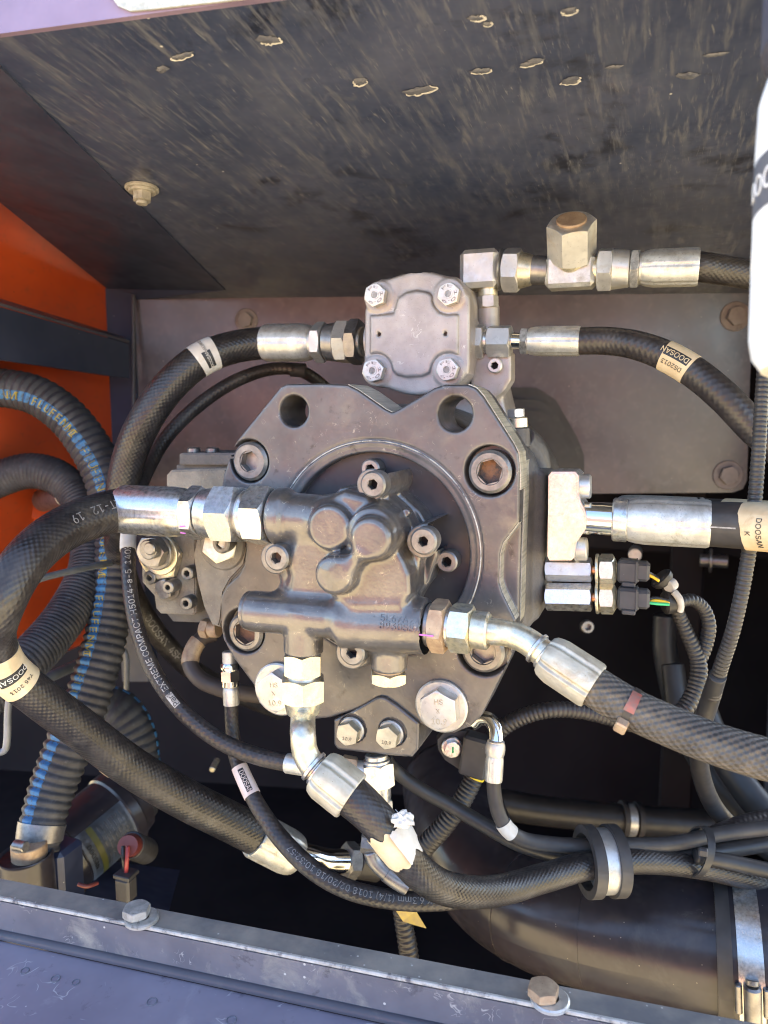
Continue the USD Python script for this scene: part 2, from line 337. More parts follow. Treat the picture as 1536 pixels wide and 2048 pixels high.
# ------------------------------------------------------------------ materials
def pbr(name, c1, c2=None, scale=30, rough=(.4, .5), metal=0.0, bump=0.0, bscale=500, bdist=.0006, specks=None, hairs=None, streak=None, film=None,
        spec=.5, patches=None, coat=0.0, contrast=(.35, .65), worn=None):
    c2 = c2 or c1
    N = {'geo': ('geometry', {}), 'n': ('noise_texture', {'scale': scale, 'detail': 6.0, 'roughness': .6}),
         'r': ('rgb_ramp', {'ramp': [(contrast[0], c1), (contrast[1], c2)]}),
         'n2': ('noise_texture', {'scale': scale * 3.1, 'detail': 4.0}), 'rr': ('map_range', {'from_min': .3, 'from_max': .7, 'to_min': rough[0], 'to_max': rough[1], 'clamp': True}),
         'p': ('principled_bsdf', {'metallic': float(metal), 'specular_ior_level': float(spec), 'coat_weight': float(coat), 'coat_roughness': .25})}
    L = [('geo.position', 'n.vector'), ('geo.position', 'n2.vector'), ('n.fac', 'r.fac'), ('n2.fac', 'rr.value'), ('rr.result', 'p.roughness')]
    col = 'r.color'
    def over(tag, fac, color):
        nonlocal col
        N['mx' + tag] = ('mix_color', {'b': color}); L.extend([(fac, f'mx{tag}.fac'), (col, f'mx{tag}.a')]); col = f'mx{tag}.result'
    if patches:                                                    # broad stains: (scale, colour, from, to)
        for i, (sc, c, a, b) in enumerate(patches):
            N[f'pn{i}'] = ('noise_texture', {'scale': sc, 'detail': 8.0, 'roughness': .68, 'distortion': .4}); N[f'pr{i}'] = ('map_range', {'from_min': a, 'from_max': b, 'to_min': 0., 'to_max': 1., 'clamp': True})
            N[f'po{i}'] = ('vector_math', {'math_type': 'add', 'vector2': (3.1 * i + 1, 7.7, 1.3 * i)})
            L.extend([('geo.position', f'po{i}.vector1'), (f'po{i}.vector', f'pn{i}.vector'), (f'pn{i}.fac', f'pr{i}.value')]); over(f'p{i}', f'pr{i}.result', c)
    if streak:                                                     # runs along one machine direction: (size across, size along, colour, from, to, [angle])
        for i, (sx, sy, c, a, b, ang) in enumerate(streak):
            N[f'sm{i}'] = ('mapping', {'mapping_type': 'texture', 'rotation': (0, 0, ang), 'scale': (sx, sy, sx if sy < 50 else sy)}); N[f'sn{i}'] = ('noise_texture', {'scale': 1.0, 'detail': 5.0, 'roughness': .6, 'distortion': .5})
            N[f'sr{i}'] = ('map_range', {'from_min': a, 'from_max': b, 'to_min': 0., 'to_max': 1., 'clamp': True})
            L.extend([('geo.position', f'sm{i}.vector'), (f'sm{i}.vector', f'sn{i}.vector'), (f'sn{i}.fac', f'sr{i}.value')]); over(f's{i}', f'sr{i}.result', c)
    if hairs:                                                      # fine curly scratches: (scale, colour, mask scale, mask from)
        sc, c, ms, mf = hairs
        N['hn'] = ('noise_texture', {'scale': sc, 'detail': 1.0, 'distortion': .6}); N['hr'] = ('rgb_ramp', {'ramp': [(.478, (0, 0, 0)), (.5, (1, 1, 1)), (.522, (0, 0, 0))]})
        N['hm'] = ('noise_texture', {'scale': ms, 'detail': 2.0}); N['hk'] = ('map_range', {'from_min': mf, 'from_max': mf + .05, 'to_min': 0., 'to_max': .9, 'clamp': True}); N['hx'] = ('math', {'math_type': 'multiply'})
        L.extend([('geo.position', 'hn.vector'), ('geo.position', 'hm.vector'), ('hn.fac', 'hr.fac'), ('hm.fac', 'hk.value'), ('hr.color', 'hx.value1'), ('hk.result', 'hx.value2')]); over('h', 'hx.value', c)
    if specks:                                                     # (scale, colour, size, share)
        sc, c, sz, share = specks
        N['vo'] = ('voronoi_texture', {'scale': sc}); N['vd'] = ('map_range', {'from_min': sz, 'from_max': sz * .6, 'to_min': 0., 'to_max': 1., 'clamp': True})
        N['vs'] = ('separate_color', {}); N['vk'] = ('math', {'math_type': 'less_than', 'value2': share}); N['vx'] = ('math', {'math_type': 'multiply'})
        L.extend([('geo.position', 'vo.vector'), ('vo.distance', 'vd.value'), ('vo.color', 'vs.color'), ('vs.r', 'vk.value1'), ('vd.result', 'vx.value1'), ('vk.value', 'vx.value2')]); over('v', 'vx.value', c)
    if worn:                                                       # paint rubbed off the sharp edges: (colour, from, to)
        N['wr'] = ('map_range', {'from_min': worn[1], 'from_max': worn[2], 'to_min': 0., 'to_max': .85, 'clamp': True}); N['wn'] = ('noise_texture', {'scale': 70.0, 'detail': 5.0})
        N['wk'] = ('map_range', {'from_min': .42, 'from_max': .58, 'to_min': 0., 'to_max': 1., 'clamp': True}); N['wx'] = ('math', {'math_type': 'multiply'})
        L.extend([('geo.pointiness', 'wr.value'), ('geo.position', 'wn.vector'), ('wn.fac', 'wk.value'), ('wr.result', 'wx.value1'), ('wk.result', 'wx.value2')]); over('w', 'wx.value', worn[0])
    L.append((col, 'p.base_color'))
    if bump:
        N['bn'] = ('noise_texture', {'scale': bscale, 'detail': 3.0}); N['bp'] = ('bump', {'strength': bump, 'distance': bdist})
        L.extend([('geo.position', 'bn.vector'), ('bn.fac', 'bp.height'), ('bp.normal', 'p.normal')])
    if film:
        N['fn'] = ('noise_texture', {'scale': 45.0, 'detail': 2.0}); N['fr'] = ('map_range', {'from_min': .3, 'from_max': .7, 'to_min': film[0], 'to_max': film[1]})
        N['p'][1]['thin_film_ior'] = film[2]; L.extend([('geo.position', 'fn.vector'), ('fn.fac', 'fr.value'), ('fr.result', 'p.thin_film_thickness')])
    usdkit.material(stage, '/World/Looks/' + name, N, L, surface='p.BSDF')

def braid(name, c, c2, rough=(.38, .55), p=.0042, strands=9, strength=.55, dust=None):
    "rubber over a woven cover: the weave shows through as a diamond relief"
    N = {'tc': ('texture_coordinate', {}), 'sx': ('separate_xyz', {}), 'geo': ('geometry', {}),
         'm1': ('math', {'math_type': 'multiply', 'value2': 2 * math.pi / p}), 'm2': ('math', {'math_type': 'multiply', 'value2': 2 * math.pi * strands}),
         'ad': ('math', {'math_type': 'add'}), 'su': ('math', {'math_type': 'subtract'}), 's1': ('math', {'math_type': 'sine'}), 's2': ('math', {'math_type': 'sine'}),
         'mu': ('math', {'math_type': 'add'}), 'bp': ('bump', {'strength': strength, 'distance': .0006}),
         'n': ('noise_texture', {'scale': 60.0, 'detail': 6.0, 'roughness': .65}), 'r': ('rgb_ramp', {'ramp': [(.38, c), (.66, c2)]}),
         'rr': ('map_range', {'from_min': .3, 'from_max': .7, 'to_min': rough[0], 'to_max': rough[1], 'clamp': True}),
         'p': ('principled_bsdf', {'specular_ior_level': .5})}
    L = [('tc.UV', 'sx.vector'), ('sx.x', 'm1.value1'), ('sx.y', 'm2.value1'), ('m1.value', 'ad.value1'), ('m2.value', 'ad.value2'), ('m1.value', 'su.value1'), ('m2.value', 'su.value2'),
         ('ad.value', 's1.value1'), ('su.value', 's2.value1'), ('s1.value', 'mu.value1'), ('s2.value', 'mu.value2'), ('mu.value', 'bp.height'), ('bp.normal', 'p.normal'),
         ('geo.position', 'n.vector'), ('n.fac', 'r.fac'), ('n.fac', 'rr.value'), ('rr.result', 'p.roughness')]
    col = 'r.color'
    if dust:
        N['dn'] = ('noise_texture', {'scale': 42.0, 'detail': 9.0, 'roughness': .75}); N['dr'] = ('map_range', {'from_min': .50, 'from_max': .74, 'to_min': 0., 'to_max': .8, 'clamp': True}); N['mx'] = ('mix_color', {'b': dust})
        L += [('geo.position', 'dn.vector'), ('dn.fac', 'dr.value'), ('dr.result', 'mx.fac'), ('r.color', 'mx.a')]; col = 'mx.result'
    L.append((col, 'p.base_color'))
    usdkit.material(stage, '/World/Looks/' + name, N, L, surface='p.BSDF')

STEEL = (.62, .61, .58)
pbr('frame_paint', (.040, .039, .052), (.062, .060, .074), 14, (.34, .5), specks=(90, (.25, .24, .22), .12, .05), patches=[(26, (.10, .095, .09), .56, .75)])
pbr('rail_paint', (.088, .083, .096), (.13, .12, .132), 20, (.34, .55), specks=(160, (.45, .42, .38), .16, .12), patches=[(30, (.24, .22, .19), .52, .72), (90, (.30, .28, .25), .62, .74), (55, (.05, .045, .05), .60, .70)], hairs=(170, (.34, .32, .3), 60, .60), bump=.08, bscale=300)
pbr('bare_line', (.36, .34, .31), (.52, .5, .46), 120, (.4, .55), metal=.3, patches=[(80, (.12, .11, .115), .50, .62)])
pbr('rail_top_dirt', (.12, .112, .108), (.26, .225, .185), 24, (.6, .8), bump=.25, bscale=420, specks=(240, (.4, .37, .33), .2, .15))
pbr('sill_paint', (.145, .132, .172), (.205, .188, .235), 9, (.32, .46), specks=(120, (.5, .5, .5), .12, .08), patches=[(14, (.26, .25, .28), .58, .72), (60, (.09, .08, .11), .60, .72), (7, (.31, .29, .31), .62, .78), (100, (.34, .33, .34), .67, .76)], hairs=(90, (.4, .39, .4), 50, .61))
pbr('fascia_paint', (.15, .115, .19), (.21, .16, .25), 12, (.3, .45), specks=(160, (.5, .5, .5), .1, .06))
pbr('ceiling_paint', (.026, .036, .078), (.046, .056, .105), 10, (.22, .42), bump=.05, bscale=160, spec=.55,
    streak=[(.0055, .22, (.095, .102, .135), .56, .73, -TH), (.014, .30, (.064, .074, .115), .52, .72, -TH), (.0016, .18, (.145, .15, .175), .62, .72, -TH - .05), (.0035, .34, (.092, .10, .135), .57, .70, -TH + .03)],
    patches=[(13, (.012, .015, .030), .57, .66), (46, (.10, .107, .135), .64, .80), (120, (.13, .135, .16), .68, .78)], specks=(64, (.42, .42, .42), .07, .14))
pbr('wall_paint', (.046, .040, .050), (.072, .064, .078), 6, (.20, .33), spec=.8, streak=[(.010, .02, (.095, .083, .092), .52, .78, 0.0)], patches=[(16, (.105, .09, .094), .58, .78), (9, (.028, .025, .032), .58, .7), (5, (.11, .105, .118), .55, .7), (60, (.12, .105, .10), .66, .78)], specks=(120, (.25, .22, .2), .1, .08))
pbr('wall_bolt', (.15, .125, .125), (.22, .19, .18), 80, (.45, .6), patches=[(90, (.09, .08, .08), .55, .7)])
pbr('post_paint', (.018, .025, .052), (.032, .039, .072), 18, (.35, .5), specks=(150, (.3, .3, .3), .1, .05))
pbr('orange_paint', (.42, .052, .010), (.50, .068, .012), 8, (.34, .44), patches=[(20, (.27, .035, .010), .56, .76), (7, (.33, .07, .03), .56, .72), (90, (.30, .10, .05), .66, .76)], specks=(120, (.16, .035, .01), .1, .12), streak=[(.010, .02, (.33, .06, .02), .56, .75, 0.0)], coat=.15)
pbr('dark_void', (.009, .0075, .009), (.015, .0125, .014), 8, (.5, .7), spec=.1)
pbr('pump_paint', (.080, .074, .076), (.120, .111, .109), 26, (.25, .38), metal=.42, spec=.75, bump=.18, bscale=380, hairs=(230, (.30, .28, .24), 130, .605), patches=[(22, (.165, .148, .122), .58, .72), (70, (.048, .042, .042), .59, .70), (150, (.2, .18, .155), .66, .76)], specks=(420, (.3, .28, .25), .12, .05), worn=((.4, .37, .31), .52, .58))
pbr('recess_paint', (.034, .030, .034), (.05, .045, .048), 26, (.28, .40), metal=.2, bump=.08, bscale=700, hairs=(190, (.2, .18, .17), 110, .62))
pbr('worn_edge', (.34, .32, .265), (.50, .47, .40), 40, (.4, .6), metal=.35, streak=[(.0012, .1, (.2, .19, .16), .48, .66, -TH)])
pbr('gear_paint', (.108, .098, .094), (.158, .144, .133), 40, (.20, .31), metal=.58, spec=.75, bump=.26, bscale=330, bdist=.0006, hairs=(220, (.42, .38, .31), 120, .60), specks=(500, (.35, .31, .25), .14, .08), patches=[(50, (.21, .185, .145), .57, .74), (140, (.07, .06, .055), .63, .74)], coat=.3, worn=((.42, .38, .32), .52, .58))
pbr('cast_iron', (.13, .118, .105), (.20, .182, .158), 60, (.40, .56), metal=.25, bump=.55, bscale=520, bdist=.0008, specks=(600, (.4, .37, .31), .16, .14))
pbr('cast_dark', (.060, .056, .056), (.10, .092, .088), 40, (.42, .6), bump=.4, bscale=480, bdist=.0008)
pbr('cast_aluminium', (.30, .275, .27), (.40, .37, .355), 50, (.40, .52), metal=.6, bump=.26, bscale=900, bdist=.0005, specks=(800, (.20, .18, .16), .2, .3), hairs=(160, (.62, .6, .56), 60, .61), patches=[(30, (.33, .29, .25), .56, .72)], worn=((.60, .57, .52), .53, .60))
pbr('zinc', (.56, .55, .53), (.66, .65, .63), 90, (.22, .36), metal=.92, bump=.06, bscale=900, specks=(900, (.30, .26, .20), .18, .16), patches=[(38, (.56, .52, .55), .54, .72), (47, (.50, .54, .58), .55, .72), (60, (.58, .52, .38), .57, .72), (120, (.40, .37, .33), .60, .72)])
pbr('zinc_yellow', (.60, .545, .40), (.70, .64, .48), 90, (.26, .42), metal=.88, bump=.06, bscale=900, specks=(700, (.28, .20, .10), .17, .14), patches=[(60, (.50, .44, .34), .54, .70), (50, (.62, .62, .60), .54, .68)])
pbr('zinc_white', (.46, .45, .43), (.60, .59, .56), 60, (.32, .5), metal=.75, bump=.08, bscale=800, specks=(700, (.22, .18, .13), .18, .2), patches=[(50, (.50, .44, .36), .56, .72), (110, (.33, .31, .28), .60, .72)])
pbr('ferrule_zinc', (.46, .45, .42), (.64, .63, .59), 110, (.32, .5), metal=.75, bump=.14, bscale=600, patches=[(60, (.30, .28, .24), .55, .70), (24, (.40, .37, .30), .56, .7)], specks=(600, (.16, .13, .09), .16, .12), streak=[(.002, .0012, (.34, .33, .30), .6, .7, .2)])
pbr('ferrule_worn', (.40, .365, .28), (.54, .50, .40), 90, (.40, .58), metal=.55, bump=.25, bscale=500, patches=[(50, (.30, .23, .15), .56, .72), (28, (.34, .32, .28), .54, .7)], specks=(700, (.2, .14, .08), .18, .15))
pbr('dark_steel', (.20, .19, .19), (.30, .29, .28), 90, (.3, .45), metal=.85, specks=(600, (.14, .09, .06), .18, .15))
pbr('cap_screw', (.15, .145, .14), (.25, .24, .225), 120, (.3, .45), metal=.7, bump=.1, bscale=700, patches=[(120, (.22, .14, .09), .60, .72)])
pbr('rust', (.10, .055, .035), (.20, .09, .045), 160, (.6, .85), bump=.5, bscale=500, patches=[(130, (.05, .04, .04), .5, .62)])
pbr('rusty_nut', (.30, .20, .13), (.46, .34, .22), 120, (.45, .65), metal=.45, bump=.15, bscale=600, specks=(700, (.15, .08, .04), .2, .3))
pbr('copper_seal', (.60, .26, .12), (.70, .34, .17), 90, (.3, .4), metal=.9)
pbr('chrome', (.72, .72, .71), (.82, .82, .80), 60, (.08, .16), metal=1.0)
pbr('rubber', (.015, .014, .0145), (.026, .024, .024), 50, (.34, .5), bump=.06, bscale=500, patches=[(40, (.05, .045, .04), .58, .76)])
pbr('rubber_dusty', (.020, .018, .0185), (.046, .040, .037), 40, (.42, .62), bump=.12, bscale=400)
pbr('rubber_brown', (.040, .030, .027), (.066, .050, .044), 30, (.42, .6), bump=.06, bscale=500)
pbr('rubber_grey', (.018, .018, .021), (.046, .045, .048), 60, (.5, .7), bump=.35, bscale=420, streak=[(.003, .02, (.075, .075, .08), .58, .76, .4)])
pbr('conduit', (.020, .018, .018), (.034, .031, .030), 60, (.30, .45), specks=(400, (.2, .18, .16), .12, .08))
pbr('plastic_black', (.030, .029, .031), (.048, .046, .048), 60, (.42, .58), bump=.06, bscale=600, specks=(500, (.15, .14, .13), .14, .1))
pbr('duct_plastic', (.020, .017, .020), (.036, .031, .036), 12, (.18, .30), bump=.05, bscale=120, patches=[(22, (.052, .048, .048), .56, .76), (70, (.065, .06, .058), .63, .75)], specks=(260, (.22, .19, .15), .13, .1))
braid('hose_braid', (.014, .012, .012), (.026, .022, .021), (.26, .42), p=.0043, strands=22, strength=.14, dust=(.075, .066, .056))
braid('hose_braid_dusty', (.045, .040, .036), (.085, .075, .064), (.5, .7), dust=(.19, .155, .115), strength=.6, p=.0056, strands=17)
braid('hose_fine', (.018, .015, .015), (.032, .026, .025), (.30, .46), p=.0046, strands=8, strength=.15, dust=(.07, .06, .052))
pbr('paper', (.46, .44, .40), (.60, .58, .53), 60, (.6, .75), bump=.1, bscale=300, patches=[(70, (.45, .38, .28), .60, .76)])
pbr('paper_tan', (.48, .37, .22), (.60, .49, .32), 60, (.55, .7), patches=[(60, (.35, .24, .13), .60, .76)])
pbr('paper_pink', (.52, .43, .41), (.64, .56, .53), 60, (.6, .75))
pbr('ink', (.02, .02, .02)); pbr('print_white', (.46, .44, .42), (.2, .19, .18), 220, (.6, .7)); pbr('print_grey', (.24, .23, .225), (.10, .095, .09), 220, (.6, .7))
pbr('print_blue', (.020, .105, .24), (.035, .15, .31), 200, (.5, .65), patches=[(240, (.04, .05, .06), .52, .66)])
pbr('print_yellow', (.50, .38, .05), (.58, .46, .08), 200, (.5, .65), patches=[(260, (.06, .06, .05), .58, .68)])
pbr('marker_pink', (.42, .12, .40), rough=(.4, .5)); pbr('wire_yellow', (.75, .45, .02), rough=(.3, .4)); pbr('wire_green', (.04, .42, .16), rough=(.3, .4)); pbr('wire_black', (.02, .02, .02), rough=(.3, .4))
pbr('wire_red', (.30, .04, .04), rough=(.3, .4)); pbr('plastic_red', (.13, .03, .025), rough=(.35, .45)); pbr('tape_yellow', (.72, .52, .03), rough=(.35, .45)); pbr('tape_red', (.30, .08, .055), (.16, .11, .09), 200)
pbr('filter_white', (.82, .82, .82), (.86, .86, .85), 20, (.2, .28), coat=.3); pbr('filter_band', (.10, .10, .11), rough=(.25, .3))
pbr('label_blue', (.10, .12, .15), (.15, .17, .2), 40, (.35, .45), patches=[(50, (.05, .05, .05), .50, .7)]); pbr('label_yellow', (.10, .097, .02), rough=(.35, .45))
pbr('dusty_bolt', (.26, .245, .22), (.40, .38, .35), 150, (.5, .68), metal=.4, bump=.2, bscale=600, patches=[(140, (.13, .11, .09), .56, .7)])
pbr('antislip', (.27, .285, .27), (.40, .41, .385), 300, (.7, .9), bump=.6, bscale=420)
pbr('tag_tan', (.40, .29, .06), (.30, .22, .08), 200)
pbr('bird_lime', (.33, .33, .335), (.46, .46, .46), 120, (.5, .7), bump=.3, bscale=300)
pbr('splash_film', (.060, .066, .098), (.115, .12, .145), 150, (.4, .6))
pbr('rod_steel', (.13, .14, .15), (.2, .21, .22), 60, (.35, .5), metal=.4)
pbr('yard_wall', (.33, .14, .125), (.39, .18, .165), 3, (.6, .75))
pbr('yard', (.56, .43, .215), (.63, .50, .27), .8, (.8, .95), bump=.3, bscale=40, bdist=.01)

# ------------------------------------------------------------------ the setting
def plane3(p0, p1, p2): n = unit(np.cross(p1 - p0, p2 - p0)); return p0, n
def on(pl, u, v, off=0.0):
    p0, n = pl; r = P(u, v, 1.0) - CAM; t = ((p0 - CAM) @ n) / (r @ n); w = CAM + t * r
    return w - off * n * np.sign(n @ (w - CAM))
def sheet(pts, thick, away=None):
    "a flat plate: its outline in space and a thickness carried away from the photographer"
    pts = np.asarray(pts, float); n = unit(np.cross(pts[1] - pts[0], pts[2] - pts[0])); c = pts.mean(0)
    if away is None: away = c - CAM
    if n @ away < 0: n = -n
    m = len(pts); v = np.vstack([pts, pts + n * thick]); x, y, _ = frame(n); fl = sg.Polygon(np.stack([pts @ x, pts @ y], 1))
    tv, tf = trimesh.creation.triangulate_polygon(fl, engine='earcut')
    k = cKDTree(np.stack([pts @ x, pts @ y], 1)).query(tv)[1]; tf = k[tf]
    i = np.arange(m); j = (i + 1) % m
    f = np.vstack([tf, tf[:, ::-1] + m, np.stack([i, i + m, j + m], 1), np.stack([i, j + m, j], 1)])
    t = trimesh.Trimesh(v, f, process=False); t.fix_normals(); return t
setting('ground', ([(-30, -30, 0), (30, -30, 0), (30, 30, 0), (-30, 30, 0)], [(0, 1, 2, 3)]), 'yard')
setting('wall_opposite', trimesh.creation.box((9, .12, 2.5), trimesh.transformations.translation_matrix((-3.6, -5.0, 1.25))), 'yard_wall')
CEIL = plane3(P(0, 75, .42), P(270, 598, .98), P(1500, 586, .90))
BACK = plane3(P(270, 598, .98), P(1500, 586, .90), P(270, 598, .98) - np.array([0, 0, .3]))
cl = [on(CEIL, *p) for p in [(-420, 131), (570, 0), (1500, 586), (270, 598), (450, 578), (0, 130)]]
e_ = unit(cl[1] - cl[0]); cl[2:2] = [cl[1] + e_ * .95, cl[2] + e_ * .75]
ceil_path = setting('ceiling', sheet(cl, .004, away=np.array([0, .2, 1.0])), 'ceiling_paint')
# the bent-down strip on the left of the ceiling
LP = plane3(on(CEIL, 0, 130), on(CEIL, 450, 578), P(0, 405, .74))
strip = [on(CEIL, 0, 130, .0015), on(CEIL, 450, 578, .0015), P(215, 578, .985), P(0, 405, .74), P(-300, 190, .50), on(CEIL, -420, 131, .0015)]
c_ = np.mean(strip, 0)
setting('ceiling_side', trimesh.util.concatenate([sheet([on(CEIL, 450, 578, .0015), on(CEIL, 262, 599, .001), P(213, 592, .985), P(213, 577, .985)], .003), sheet([strip[0], strip[1], strip[2], strip[3]], .003), sheet([strip[0], strip[3], strip[4], strip[5]], .003)]), 'post_paint')
# front lip of the roof with its anti-slip patch
fa, fb = on(CEIL, -500, 141.5), on(CEIL, 1700, -148.5); fb = fb + unit(fb - fa) * .5; up = np.array([0, 0, .16]); fn = unit(np.cross(fb - fa, up)); fn = fn if fn[1] < 0 else -fn
FAS = (fa + fn * .0045, fn)
setting('roof_lip', sheet([fa, fb, fb + up, fa + up], .004, away=fn), 'fascia_paint')
setting('roof_top', sheet([fa + up, fb + up, fb + up + AX_C * 1.6, fa + up + AX_C * 1.6 - [1.2, 0, 0], fa + up - [1.2, 0, 0] + AX_C * .35], .004, away=np.array([0, 0, 1.0])), 'fascia_paint')
solo('antislip_patch', 'grey gritty anti-slip patch on the purple roof lip at the top', 'anti-slip patch',
     sheet([on(FAS, *p, .0012) for p in [(215, -18), (238, 14), (262, 24), (300, 21), (600, -12), (600, -60), (215, -60)]], .0012), 'antislip')
# back wall: a plate with rounded lower corners, the dark engine room behind and below it
bk = [on(BACK, *p) for p in [(268, 597), (1510, 586), (1500, 760), (1494, 960), (1486, 978), (1465, 985), (1100, 988), (700, 985), (268, 985)]]
wall_back = setting('wall_back', sheet(bk, .004), 'wall_paint')
ROOM = plane3(P(200, 900, 1.45), P(1536, 900, 1.30), P(200, 1500, 1.45))
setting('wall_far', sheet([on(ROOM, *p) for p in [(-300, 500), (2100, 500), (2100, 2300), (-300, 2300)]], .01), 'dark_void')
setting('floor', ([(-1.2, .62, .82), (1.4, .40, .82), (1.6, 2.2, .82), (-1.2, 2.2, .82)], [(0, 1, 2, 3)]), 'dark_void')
# right and left cheeks of the compartment, outside the frame on the right
R0 = P(1760, 600, .72)
setting('wall_right', sheet([R0 + [0, 0, .25], R0 + AX_C * .9 + [0, 0, .25], R0 + AX_C * .9 - [0, 0, .9], R0 - [0, 0, .9]], .004, away=np.array([1.0, 0, 0])), 'wall_paint')
# orange tank wall on the left, gently bellied
ow = []; nu, nv = 24, 20
o0, o1 = P(245, 800, 1.03), P(-520, 800, .60)
for i in range(nu + 1):
    for j in range(nv + 1):
        t = i / nu; k = j / nv; z = 1.86 - min(k, .8) / .8 * .63; p = o0 + (o1 - o0) * t; p = np.array([p[0], p[1], z])
        if k > .8: a = (k - .8) / .2 * math.pi / 2; p = p + np.array([-.06, .25, 0]) * (1 - math.cos(a)) - np.array([0, 0, .05 * math.sin(a)])
        ow.append(p + np.array([.25, -1, 0]) * (.03 * math.sin(t * math.pi) - .10 * max(0, (1.22 - z)) ** 1.5 * 0))
ff = [(i * (nv + 1) + j, (i + 1) * (nv + 1) + j, (i + 1) * (nv + 1) + j + 1, i * (nv + 1) + j + 1) for i in range(nu) for j in range(nv)]
solo('orange_tank', 'orange painted tank wall behind the corrugated hoses', 'tank', (ow, ff), 'orange_paint', smooth=True)
# corner post and the beam in front of the orange wall
t = thing('corner_post', 'dark blue steel post in the corner between orange tank and back wall', 'post', P(245, 960, .985))
a_, b_ = P(210, 575, .985), P(210, 1260, .985)
def slabp(u0, u1, v0, v1, d, th, bev=.001):
    A = [P(u, v, d) for u, v in [(u0, v0), (u1, v0), (u1, v1), (u0, v1)]]; return sheet(A, th)
def vert(u, v0, v1, d):
    a = P(u, v0, d); b = P(u, v1, d * 1.0); return a, np.array([a[0], a[1], b[2]])
a0, a1 = vert(209, 577, 1400, .985); b0, b1 = vert(264, 577, 1400, .975)
part(t, 'front_plate', sheet([a0, b0, b1, a1], .004), 'post_paint', smooth=False)
c0, c1 = vert(285, 577, 1400, 1.0)
part(t, 'side_plate', sheet([b0 + [.0005, 0, 0], c0, c1, b1 + [.0005, 0, 0]], .004), 'post_paint', smooth=False)
part(t, 'weld_bead', Path([(P(267, v, .973), .0022 + .0008 * ((i * 7) % 3) / 2) for i, v in enumerate(range(590, 960, 12))]).tube(n=8)[0], 'frame_paint', smooth=True)
t = thing('cross_beam', 'dark blue steel angle beam running in front of the orange tank', 'beam', P(120, 700, .9))
_k = lambda a, b: [a, a + (b - a) * 1.45]
bt = _k(P(258, 688, .96), P(-120, 580, .66)); bb = _k(P(258, 757, .96), P(-120, 702, .66))
part(t, 'web', sheet([bt[0], bt[1], bb[1], bb[0]], .004), 'post_paint', smooth=False)
part(t, 'upper_flange', sheet([bt[0] + [0, 0, .001], bt[1] + [0, 0, .001], bt[1] + [-.02, .035, .012], bt[0] + [-.02, .03, .010]], .003, away=np.array([0, 0, 1.0])), 'frame_paint', smooth=False)
# front rail and sill
t = thing('front_rail', 'dusty dark steel rail along the lower front edge', 'rail', P(600, 1850, .52))
B0 = P(0, 1757, .56); zt = B0[2]
TR = math.radians(15.4); RA = np.array([math.cos(TR), -math.sin(TR), 0]); RC = np.array([math.sin(TR), math.cos(TR), 0])
def rail(s, back, dz): return B0 + RA * s - RC * back + np.array([0, 0, dz])
def strip_a(b0, z0, b1, z1, s0=-.6, s1=.75): return [rail(s0, b0, z0), rail(s1, b0, z0), rail(s1, b1, z1), rail(s0, b1, z1)]
part(t, 'top_flange', sheet(strip_a(0, 0, .0170, 0), .004, away=np.array([0, 0, -1.0])), 'rail_top_dirt', smooth=False)
part(t, 'raised_edge', boxm((1.35, .0025, .0025), rail(.075, .0183, -.0005), -RC, bev=.0006), 'bare_line')
part(t, 'front_face', sheet(strip_a(.0198, -.002, .0198, -.0265), .003), 'rail_paint', smooth=False)
part(t, 'gutter', Path([(rail(s, .0205, -.0265), .0035) for s in np.linspace(-.6, .75, 8)]).tube(n=12)[0], 'frame_paint', smooth=True)
for uv, lab, mt in [((274, 1838), None, 'dusty_bolt'), ((1086, 2000), 'rusty speckled bolt head', 'rusty_nut')]:
    r_ = P(*uv, 1.0) - CAM; tt = (zt - CAM[2]) / r_[2]; p = CAM + tt * r_ + np.array([0, 0, .0005])
    bo = part(t, 'bolt', hexbar(p + [0, 0, .0025], p + [0, 0, .0085], .0092, rot=.5 if uv[0] < 500 else .1), mt, label=lab)
    part(bo, 'washer', washer(p + AX_A * .004, (0, 0, 1), .0112, .005, .0024), mt if lab is None else 'zinc_white')
sill_m = sheet([rail(-.6, .0222, -.0300), rail(.75, .0222, -.0300), rail(.75, .115, -.036), rail(-.6, .115, -.036)], .004, away=np.array([0, 0, -1.0]))
t2 = thing('door_sill', 'purple blue painted sill below the rail with spot weld rings', 'sill', rail(0, .06, -.04))
part(t2, 'plate', sill_m, 'sill_paint', smooth=False)
part(t2, 'front_lip', sheet([rail(-.6, .1152, -.036), rail(.75, .1152, -.036), rail(.75, .1152, -.10), rail(-.6, .1152, -.10)], .004, away=AX_C), 'sill_paint', smooth=False)
SILL = plane3(rail(-.6, .0222, -.0300), rail(.75, .0222, -.0300), rail(.75, .115, -.036))
nrm = SILL[1] if SILL[1][2] > 0 else -SILL[1]
for (u, v, r) in [(50, 1942, 9), (111, 1958, 10), (152, 1965, 8), (304, 2004, 11), (463, 2041, 11)]:
    p = on(SILL, u, v); R = px(r, p)
    part(t2, 'weld_spot', lathe([(0, R * .72), (0, R), (.0006, R * .94), (.0008, R * .86), (.0006, R * .78), (0, R * .72)], p - nrm * .0001, nrm, 24), 'splash_film', smooth=True)
